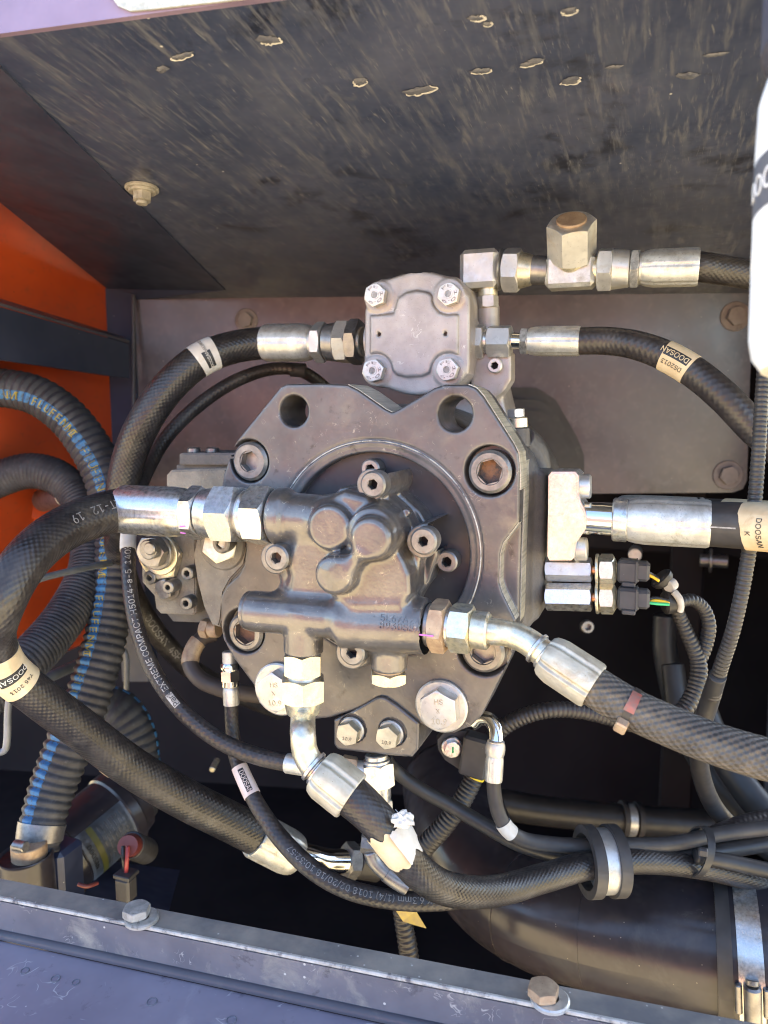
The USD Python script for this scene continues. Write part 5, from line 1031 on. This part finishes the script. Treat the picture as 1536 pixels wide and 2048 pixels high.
# ------------------------------------------------------------------ corrugated hoses, left
t = thing('corrugated_hose', 'large black corrugated hose with blue stripe and yellow lettering', 'hose', P(200, 1330, .7))
b1 = Path([(-560, 1000, .70, 80), (-300, 830, .74, 78), (-60, 770, .78, 76), (0, 775, .78, 78), (70, 790, .775, 80), (130, 830, .77, 82), (178, 890, .765, 84), (210, 955, .76, 84), (227, 1030, .755, 82), (231, 1110, .75, 80), (224, 1200, .74, 82), (205, 1300, .725, 86), (172, 1405, .71, 92), (136, 1495, .695, 96), (104, 1580, .685, 94), (84, 1650, .675, 88), (76, 1700, .67, 84)])
hose(t, b1, 0, b1.len, 'rubber_grey', n=26, pitch=.0078, amp=.10)
def stripe(s0, s1, a0, a1, k, nn=9):
    S = np.arange(s0, s1, .0078 / 8); A = np.linspace(a0, a1, nn); c, N, Bn, r = b1.at(S); w = .5 + .5 * np.cos(2 * math.pi * S / .0078); r = r * (1 - .12 * (1 - w ** .6)) * k
    ph = A[None] + b1_face(S)[:, None]; v = c[:, None] + r[:, None, None] * (np.cos(ph)[..., None] * N[:, None] + np.sin(ph)[..., None] * Bn[:, None]); n = nn; m = len(S)
    i = np.arange(m - 1)[:, None] * n; j = np.arange(n - 1)[None]; f = np.stack([i + j, i + j + 1, i + n + j + 1, i + n + j], -1).reshape(-1, 4)
    return trimesh.Trimesh(v.reshape(-1, 3), np.vstack([f[:, [0, 1, 2]], f[:, [0, 2, 3]]]), process=False)
_fs = np.interp(np.linspace(0, 1, 7), np.linspace(0, 1, len(b1.s)), np.unwrap(b1.facing(b1.s)))
# which side of the hose the stripe lies on, from the photograph: towards its inner (left) edge, a little more below
def _side(S):
    u = np.unwrap(b1.facing(b1.s)); return np.interp(S, b1.s, u)
SGN = None
def b1_face(S): return _side(S) + OFF * np.interp(S, [0, b1.near(-60, 770), b1.near(215, 965), b1.near(231, 1110), b1.len], [.35, .35, .30, .62, .75])
OFF = 1.0
_c, _n, _b, _r = b1.at(b1.near(205, 1300)); _ph = b1_face(np.array([b1.near(205, 1300)]))[0] ; _w = _c + _r * (math.cos(_ph) * _n + math.sin(_ph) * _b)
if (_w - _c) @ CR > 0: OFF = -1.0
part(t, 'blue_stripe', stripe(.004, b1.len - .02, -.26, .26, 1.014), 'print_blue', smooth=True)
def stripe_text(txt, s, h):
    m = meshkit.text_mesh(txt, h, .0001); v = m.vertices; v = v - [0, h / 2, 0]; S = s + v[:, 0]; c, N, Bn, r = b1.at(S); w = .5 + .5 * np.cos(2 * math.pi * S / .0078); r = r * (1 - .10 * (1 - w ** .6)) * 1.035
    ph = b1_face(S) - v[:, 1] / r; mm = trimesh.Trimesh(c + r[:, None] * (np.cos(ph)[:, None] * N + np.sin(ph)[:, None] * Bn), m.faces, process=False); return mm
for k, s in enumerate(np.arange(.02, b1.len - .08, .075)):
    m = trimesh.util.concatenate([stripe_text(ch, s + j * .0078, .0078) for j, ch in enumerate('FLUFENMI')]); part(t, 'yellow_letters', m, 'print_yellow', smooth=False)
s = b1.len; c, N_, B_, r_ = b1.at(s - .012)
cb = part(t, 'hose_clamp', b1.tube(b1.len - .022, b1.len - .008, k=1.04, n=40)[0], 'dark_steel', smooth=30)
part(cb, 'clamp_screw', cyl(P(30, 1690, .645), P(52, 1694, .64), px(11, P(40, 1690, .65))), 'dark_steel')
t = thing('inlet_cup', 'dark grey open ended pipe cup below the blue striped hose', 'pipe', P(50, 1730, .66))
cc = P(50, 1712, .655); dn = np.array([.02, 0, -1.0])
part(t, 'cup', lathe([(0, px(46, cc)), (-.002, px(50, cc)), (0, px(53, cc)), (.14, px(56, cc)), (.14, px(40, cc)), (.03, px(42, cc)), (0, px(46, cc))], cc, dn, 48), 'duct_plastic', smooth=35); part(t, 'inner_stub', cyl(cc + [.004, 0, .012], cc + [.004, 0, -.05], px(34, cc)), 'rusty_nut')
part(t, 'side_wall', boxm((.030, .09, .03), P(124, 1780, .69), AX_C, bev=.004), 'post_paint', smooth=25)
t = thing('corrugated_hose', 'grey textured hose bending over on the left in front of the orange tank', 'hose', P(60, 955, .8))
b2 = Path([(-480, 1250, .72, 78), (-260, 1090, .77, 76), (-60, 985, .80, 74), (0, 958, .80, 72), (55, 942, .80, 72), (105, 950, .80, 72), (145, 980, .80, 72), (170, 1030, .79, 74), (182, 1090, .77, 78), (175, 1150, .75, 82), (140, 1220, .72, 84), (95, 1280, .69, 88), (40, 1335, .66, 92), (-40, 1400, .63, 96)])
hose(t, b2, 0, b2.len, 'rubber_grey', n=24, pitch=.0042, amp=.03)
t = thing('corrugated_hose', 'dark ribbed hose with thin blue dashes half hidden low on the left', 'hose', P(240, 1440, .8))
b3 = Path([(150, 1440, .82, 90), (190, 1415, .82, 92), (235, 1425, .82, 92), (265, 1470, .82, 92), (275, 1540, .82, 92), (270, 1620, .84, 90)]); hose(t, b3, 0, b3.len, 'rubber_grey', n=22, pitch=.0085, amp=.08)
s0 = b3.near(235, 1425)
for k in range(11):
    s = s0 - .012 + k * .0075; _f = 1.15 if ((b3.at(s)[1] * math.cos(b3.facing(s) + 1.1) + b3.at(s)[2] * math.sin(b3.facing(s) + 1.1)) @ (CR + CU * .5)) > 0 else -1.15
    part(t, 'blue_dash', b3.patch(s, s + .0045, _f - .09, _f + .09, k=1.01), 'print_blue')
solo('orange_stub', 'orange painted pipe stub on the tank under the grey hose', 'pipe', [lathe([(0, px(40, P(85, 1000, .86))), (.03, px(40, P(85, 1000, .86))), (.034, px(34, P(85, 1000, .86))), (.034, px(24, P(85, 1000, .86)))], P(62, 1008, .90), unit(P(110, 992, .82) - P(62, 1008, .90)))], 'orange_paint')
solo('pipe_sleeve', 'grey metal sleeve coming out of the orange stub', 'sleeve', cyl(P(88, 1000, .86), P(135, 990, .80), px(24, P(100, 1000, .84))), 'dark_steel')
solo('wire_hook', 'long grey bent rod in front of the lower orange tank', 'rod', Path([(22, 1150, .60, 13), (24, 1163, .60, 14), (36, 1168, .602, 14), (100, 1152, .63, 14), (160, 1138, .66, 14), (222, 1126, .70, 13)]).tube(n=14)[0], 'rod_steel', smooth=True)
solo('wire_hook', 'grey rod hook at the left edge beside the thick looping hose', 'rod', Path([(20, 1385, .60, 14), (16, 1420, .60, 14), (14, 1480, .60, 14), (10, 1500, .60, 14), (-10, 1507, .60, 14), (-120, 1507, .62, 14)]).tube(n=14)[0], 'rod_steel', smooth=True)
solo('wire_hook', 'thin upright dark rod behind the printed thin hose', 'rod', Path([(230, 1303, .95, 10), (248, 1300, .95, 10), (253, 1315, .95, 10), (253, 1380, .95, 10)]).tube(n=12)[0], 'rod_steel', smooth=True)
solo('bare_pipe', 'dark bare pipe slanting behind the looping hose on the left', 'pipe', Path([(60, 1372, .74, 22), (120, 1345, .78, 22), (180, 1318, .84, 20)]).tube(n=14)[0], 'rod_steel', smooth=True)
# small electric motor with a printed label
t = thing('electric_motor', 'black cylindrical motor with blue and yellow printed label in the lower left corner', 'motor', P(190, 1660, .70))
m0, m1 = P(112, 1722, .745), P(238, 1618, .80); R = px(80, P(190, 1660, .75)); ma = unit(m1 - m0)
part(t, 'end_bell', [lathe([(-.012, 0), (-.012, R * .72), (-.010, R * .78), (-.008, R * .80), (0, R * 1.04), (.006, R * 1.06), (.010, R * 1.06), (.012, R * 1.0)], m0, ma, 56)], 'duct_plastic', smooth=30)
part(t, 'case', lathe([(.012, R * 1.0), (.066, R * 1.0), (.068, R * 1.05), (.078, R * 1.05), (.080, R * .98), (.092, R * .9), (.096, R * .6)], m0, ma, 56), 'duct_plastic', smooth=30)
mp = Path([(m0 + ma * .010, R), (m0 + ma * .04, R), (m0 + ma * .068, R)])
lb = part(t, 'label', mp.patch(.006, .078, -.15, 1.35, k=1.012, n=26), 'label_blue', smooth=30)
def motor_txt(txt, s, off, h): return mp.text(txt, s, h, off, k=1.02, back=False)
_o = 1.0
cA, nA, bA, rA = mp.at(.04); fA = float(mp.facing(.04))
if ((math.cos(fA + .6) * nA + math.sin(fA + .6) * bA))[2] < 0: _o = -1.0
lb = part(t, 'label', mp.patch(.003, .054, *((-.15, 1.35) if _o > 0 else (-1.35, .15)), k=1.012, n=26), 'label_blue', smooth=30)
part(lb, 'yellow_band', mp.patch(.014, .020, *((-.12, 1.3) if _o > 0 else (-1.3, .12)), k=1.02, n=26), 'label_yellow', smooth=30)
part(lb, 'label_text', side_text(mp, .0085, 'DOOSAN', .0045, 1.02, .55 * _o), 'ink', smooth=False)
rng = np.random.default_rng(21)
for k in range(7):                                                 # rows of small print too fine to read
    a_ = .0
    while a_ < 1.05:
        w_ = .05 + .16 * rng.random(); part_a = (a_ * _o, (a_ + w_) * _o); part(lb, 'print_row', mp.patch(.0235 + .0042 * k, .0248 + .0042 * k, min(part_a), max(part_a), k=1.018, n=4), 'filter_band', smooth=30); a_ += w_ + .05
for a in (.6, 2.2, 3.8, 5.4):
    x_, y_, z_ = frame(ma); p = m0 + R * 1.0 * (math.cos(a) * x_ + math.sin(a) * y_) - ma * .002; part(t, 'bell_screw', cyl(p, p - ma * .005, .0045), 'dark_steel')
t = thing('wire_plug', 'round red plug with two wires entering a black connector beside the motor', 'connector', P(252, 1700, .68))
a = P(255, 1692, .675); part(t, 'red_cap', lathe([(0, px(20, a)), (.004, px(22, a)), (.012, px(23, a)), (.016, px(22, a))], a, unit(P(275, 1688, .71) - a), 30), 'plastic_red')
part(t, 'black_body', cyl(P(262, 1690, .69), P(292, 1702, .73), px(27, a)), 'plastic_black')
part(t, 'wire', Path([(P(246, 1692, .672), .0016), (P(246, 1715, .668), .0016), (P(250, 1748, .67), .0016)]).tube(n=10)[0], 'wire_black', smooth=True); part(t, 'wire', Path([(P(256, 1692, .670), .0018), (P(254, 1718, .665), .0018), (P(252, 1748, .668), .0018)]).tube(n=10)[0], 'wire_red', smooth=True)
part(t, 'connector', boxm((px(34, a), px(50, a), px(30, a)), P(252, 1775, .668), AX_C, bev=.002), 'plastic_black', smooth=25); part(t, 'connector_rim', boxm((px(38, a), px(9, a), px(34, a)), P(252, 1748, .668), AX_C, bev=.001), 'plastic_black', smooth=25)
solo('loose_wire', 'dull red wire lying by the foot of the motor', 'wire', Path([(156, 1768, .62, 8), (172, 1773, .62, 8), (195, 1766, .63, 8)]).tube(n=8)[0], 'plastic_red', smooth=True)
solo('base_plate', 'dark steel plate under the motor and its connector', 'plate', sheet([P(140, 1850, .64), P(330, 1850, .70), P(360, 1740, .86), P(200, 1720, .80)], .004), 'post_paint', smooth=False)
solo('amber_tab', 'small faded amber plastic tab above the motor', 'tab', boxm((px(26, P(210, 1540, .74)), px(16, P(210, 1540, .74)), .004), P(212, 1542, .74), AX_C, hint=(.5, 0, 1), bev=.001), 'rusty_nut')

# ------------------------------------------------------------------ intake duct and the clamped hose bundle, lower right
t = thing('intake_duct', 'wide glossy black duct elbow with steel band clamp in the lower right corner', 'duct', P(1300, 1890, .68))
du = Path([(1950, 1975, .585, 320), (1700, 1935, .60, 300), (1560, 1915, .615, 285), (1440, 1897, .63, 268), (1300, 1872, .65, 250), (1180, 1850, .67, 232), (1080, 1822, .70, 220), (1000, 1775, .74, 214), (945, 1710, .79, 206), (915, 1640, .85, 200), (900, 1570, .92, 190)], step=.006)
m, uv = du.tube(n=56); part(t, 'duct', m, 'duct_plastic', smooth=True)
s = du.near(1437, 1897); part(t, 'end_lip', du.tube(s - .006, s + .0045, k=1.08, n=56)[0], 'rubber_dusty', smooth=30); part(t, 'cuff', du.tube(s - .10, s - .004, k=1.055, n=56)[0], 'duct_plastic', smooth=30)
s2 = du.near(1484, 1903); bd = part(t, 'band_clamp', du.tube(s2 - .0085, s2 + .0085, k=1.075, n=56)[0], 'zinc', smooth=30)
c, N_, B_, r_ = du.at(s2); f0 = float(du.facing(s2)); sg_ = 1 if ((math.cos(f0 + .5) * N_ + math.sin(f0 + .5) * B_)[2] < 0) else -1
n0 = lambda o: math.cos(f0 + sg_ * o) * N_ + math.sin(f0 + sg_ * o) * B_
a, b = c + n0(.34) * r_ * 1.13, c + n0(.85) * r_ * 1.13
part(bd, 'screw_barrel', cyl(a, b, .0062, ch=.0015), 'dark_steel'); part(bd, 'screw_head', cyl(c + n0(.27) * r_ * 1.12, a, .0048), 'dark_steel')
Td = unit(np.cross(n0(.6), b - a))
for sd in (-1, 1): part(bd, 'clamp_ear', cyl(c + n0(.36) * r_ * 1.1 + Td * .0095 * sd, c + n0(.72) * r_ * 1.1 + Td * .0095 * sd, .0026), 'dark_steel')
s = du.near(1185, 1850); part(t, 'seam', du.tube(s - .0012, s + .0012, k=1.008, n=56)[0], 'duct_plastic', smooth=30)
s = du.near(1052, 1800); part(t, 'seam', du.tube(s - .0015, s + .0015, k=1.012, n=56)[0], 'duct_plastic', smooth=30)
t = thing('hose_clamp', 'rubber lined steel loop clamp gathering the hoses above the duct', 'clamp', P(1208, 1722, .59))
ring = []
for k in range(33):
    a = 2 * math.pi * k / 32; ring.append((1200 + 42 * math.sin(a) * .35, 1723 + 56 * math.cos(a), a))
ax_ = unit(P(1260, 1718, .60) - P(1150, 1722, .595)); cc = P(1203, 1722, .594); ry = px(55, cc); rx = .022
x_, y_, z_ = frame(ax_)
def loop(k, off, w, th):
    ph = np.linspace(0, 2 * math.pi, 49)[:-1]; prof = [(-w, 0), (-w, th), (w, th), (w, 0)]; v = []
    for p in ph:
        for (aa, rr) in prof: v.append(cc + ax_ * (off + aa) + (rx * k + rr) * math.cos(p) * x_ + (ry * k + rr) * math.sin(p) * y_)
    f = [(i * 4 + j, i * 4 + (j + 1) % 4, ((i + 1) % 48) * 4 + (j + 1) % 4, ((i + 1) % 48) * 4 + j) for i in range(48) for j in range(4)]
    return (np.array(v), f)
part(t, 'rubber_liner', [loop(.96, -.0095, .0042, .006), loop(.96, .0095, .0042, .006)], 'rubber_dusty', smooth=30); part(t, 'steel_band', loop(1.0, 0, .0062, .0025), 'zinc_white', smooth=30)
t = thing('cable_tie', 'black cable tie bundling the hoses right of the loop clamp', 'cable tie', P(1395, 1700, .61))
cc = P(1396, 1702, .606); 
ph = np.linspace(0, 2 * math.pi, 33)[:-1]; x_, y_, z_ = frame(unit(P(1480, 1700, .61) - P(1300, 1705, .605)))
v = []; 
for p in ph:
    for (aa, k) in [(-.003, 1), (-.003, 1.08), (.003, 1.08), (.003, 1)]: v.append(cc + z_ * (aa + .006 * math.sin(p)) + k * (.016 * math.cos(p) * x_ + .0175 * math.sin(p) * y_))
part(t, 'band', (np.array(v), [(i * 4 + j, i * 4 + (j + 1) % 4, ((i + 1) % 32) * 4 + (j + 1) % 4, ((i + 1) % 32) * 4 + j) for i in range(32) for j in range(4)]), 'rubber', smooth=30); part(t, 'lock', boxm((.007, .006, .005), P(1406, 1704, .586), AX_C, bev=.001), 'plastic_black', smooth=25)
t = thing('sleeved_cable', 'flat black braided cable fanning out behind the tied bundle on the right', 'cable', P(1450, 1670, .64))
pf = Path([(1370, 1690, .625, 26), (1430, 1672, .63, 40), (1500, 1652, .64, 50), (1600, 1640, .65, 56), (1850, 1600, .68, 56)]); hose(t, pf, 0, pf.len, 'hose_fine', 'cable', n=16); part(t, 'white_line', pf.patch(pf.near(1400, 1682), pf.near(1500, 1652), .25, .33, k=1.01), 'print_grey')
pg = Path([(1390, 1712, .60, 28), (1450, 1722, .60, 30), (1540, 1742, .60, 32), (1640, 1760, .60, 32), (1900, 1830, .64, 32)]); solo('pilot_hose', 'smooth black hose leaving the tied bundle downward at the right edge', 'hose', pg.tube(n=20)[0], 'rubber', smooth=True)
t = thing('return_pipe', 'dim horizontal rubber pipe with a raised clamp deep behind the duct', 'pipe', P(1200, 1630, .95))
pr_ = Path([(960, 1600, .95, 58), (1060, 1618, .95, 58), (1180, 1632, .95, 58), (1320, 1645, .95, 60), (1450, 1650, .95, 60), (1620, 1650, .95, 60), (1900, 1650, .95, 60)]); hose(t, pr_, 0, pr_.len, 'rubber', 'pipe', n=24)
for u in (1246, 1274): s = pr_.near(u, 1637); part(t, 'clamp_rim', pr_.tube(s - .003, s + .003, k=1.22, n=30)[0], 'rubber_dusty', smooth=30)
s = pr_.near(1260, 1638); part(t, 'clamp_band', pr_.tube(s - .005, s + .005, k=1.08, n=30)[0], 'ferrule_zinc', smooth=30)
for lab, pts, m_ in [('dim thick hose crossing down at the lower right behind the braided hose', [(1400, 1400, .78, 52), (1440, 1500, .76, 56), (1500, 1590, .74, 60), (1580, 1680, .72, 62)], 'rubber'), ('dim hose with scuffed side left of the thick one at the lower right', [(1345, 1330, .85, 44), (1360, 1430, .83, 48), (1410, 1530, .80, 54), (1480, 1620, .78, 56), (1570, 1700, .76, 56)], 'rubber'),
                     ('dim looping hose deep behind the sensors', [(1330, 1230, 1.0, 44), (1330, 1300, 1.0, 46), (1350, 1400, 1.0, 46), (1380, 1500, 1.0, 46)], 'rubber')]:
    pk = Path(pts); solo('suction_hose', lab, 'hose', pk.tube(n=20)[0], m_, smooth=True)
t = thing('rear_frame', 'dark frame upright with bolts deep in the opening right of the sensors', 'frame', P(1365, 1200, 1.1))
part(t, 'upright', boxm((.045, .7, .04), P(1365, 1300, 1.12), AX_C, bev=.003), 'dark_void', smooth=25); part(t, 'cross_bar', boxm((.7, .03, .04), P(1200, 1075, 1.15), AX_C, bev=.003), 'dark_void', smooth=25)
for (u, v, r, mt) in [(1270, 1110, 13, 'zinc_white'), (1200, 1385, 14, 'dark_steel')]: p = P(u, v, 1.05); part(t, 'bolt', cyl(p, p + AX_C * .03, px(r, p)), mt)
a = P(1400, 1120, 1.05); part(t, 'bolt', [cyl(a, a + AX_A * .035, px(13, a)), cyl(a + AX_A * .012, a + AX_A * .015, px(24, a))], 'dark_steel')
solo('fixing_screw', 'rusty dark cap screw visible below the sensors deep behind', 'screw', socket_head(P(1172, 1252, .80), -CF, px(13, P(1172, 1252, .80)), .008, px(7, P(1172, 1252, .80))), 'dark_steel')
# bracket right of the block
t = thing('cable_bracket', 'black plastic bracket with a small hex screw right of the pointed block', 'bracket', P(930, 1500, .63))
part(t, 'plate', sheet([P(u, v, .635) for u, v in [(875, 1480), (888, 1465), (930, 1462), (968, 1478), (975, 1495), (968, 1560), (950, 1562), (920, 1540), (890, 1520), (877, 1500)]], .012), 'plastic_black', smooth=25); part(t, 'block', boxm((.022, .034, .016), P(952, 1510, .622), AX_C, hint=(.15, 0, 1), bev=.002), 'plastic_black', smooth=25)
p = P(904, 1494, .633); b = part(t, 'hex_screw', hexbar(p, p - CF * .008, px(17, p), rot=.2), 'zinc'); part(b, 'washer', washer(p, -CF, px(21, p), px(9, p), .002), 'zinc'); part(b, 'green_mark', boxm((.0016, .005, .0004), p - CF * .0081, CF, bev=.0001), 'wire_green')
# dark round seal on the back wall where the shaft housing passes
g0 = on(BACK, 1075, 930)
t = thing('rubber_seal', 'large dark rubber bellows seal on the back wall behind the pump', 'seal', g0)
bp_ = [(960, 790), (1020, 775), (1072, 776), (1110, 800), (1150, 870), (1166, 910), (1166, 1010), (1130, 1060), (960, 1060)]
part(t, 'rim', sheet([on(BACK, u, v, .004) + nb * .006 for u, v in bp_], .010), 'rubber', smooth=25)
cs_ = np.array([on(BACK, u, v, .012) for u, v in bp_]); ct = cs_.mean(0)
part(t, 'cone', sheet([ct + (p - ct) * .80 + nb * .012 for p in cs_], .012), 'rubber', smooth=25); part(t, 'inner_cone', sheet([ct + (p - ct) * .62 + nb * .022 for p in cs_], .012), 'rubber', smooth=25)
# small dangling key-like brass tab
solo('brass_tab', 'tiny bright brass tab glinting in the dark below the regulator', 'tab', cyl(P(424, 1540, .80), P(434, 1520, .82), px(6, P(430, 1530, .8))), 'zinc_yellow')
t = thing('pipe_elbow', 'small dull steel elbow under the torn paper label', 'fitting', P(750, 1690, .56))
part(t, 'nut', hexbar(P(722, 1685, .56), P(757, 1689, .56), px(19, P(740, 1690, .56))), 'cap_screw', label='small worn hex nut'); pe = Path([(740, 1700, .56, 28), (748, 1722, .56, 29), (765, 1740, .56, 30), (790, 1758, .56, 32), (815, 1772, .56, 34)]); part(t, 'elbow', pe.tube(n=20)[0], 'dark_steel', smooth=True)
part(t, 'ferrule', pe.tube(pe.near(772, 1745), pe.len, k=1.12, n=24)[0], 'dark_steel', smooth=30)
# white filter canister at the right edge
t = thing('filter_canister', 'white filter canister with dark lettered band cut by the right edge', 'filter', P(1700, 450, .29))
fd = .285; top, bot = P(1750, 120, fd), P(1728, 735, fd); L = np.linalg.norm(bot - top); Rf = px(212, bot); fa2 = unit(bot - top)
part(t, 'can', lathe([(0, Rf * .80), (.004, Rf * .93), (.012, Rf * .985), (.03, Rf), (L - .012, Rf), (L - .005, Rf * .97), (L, Rf * .88), (L + .001, Rf * .5)], top, fa2, 72), 'filter_white', smooth=40)
part(t, 'base_disc', lathe([(L + .0005, Rf * .8), (L + .004, Rf * .74), (L + .005, Rf * .2)], top, fa2, 48), 'zinc_white', smooth=30)
part(t, 'mounting_head', lathe([(-.05, Rf * .7), (-.05, Rf * .98), (-.008, Rf * .98), (-.004, Rf * .9), (.002, Rf * .8)], top, fa2, 56), 'frame_paint', smooth=30)
fp = Path([(top, Rf), ((top + bot) / 2, Rf), (bot, Rf)])
sA = fp.near(1500, 350); bnd = part(t, 'dark_band', fp.tube(L * .31, L * .49, k=1.003, n=96, ends=False)[0], 'filter_band', smooth=True)
part(bnd, 'band_text', side_text(fp, L * .40, 'DOOSAN', .0075, 1.006, .88, flip=-1), 'filter_white', smooth=False)
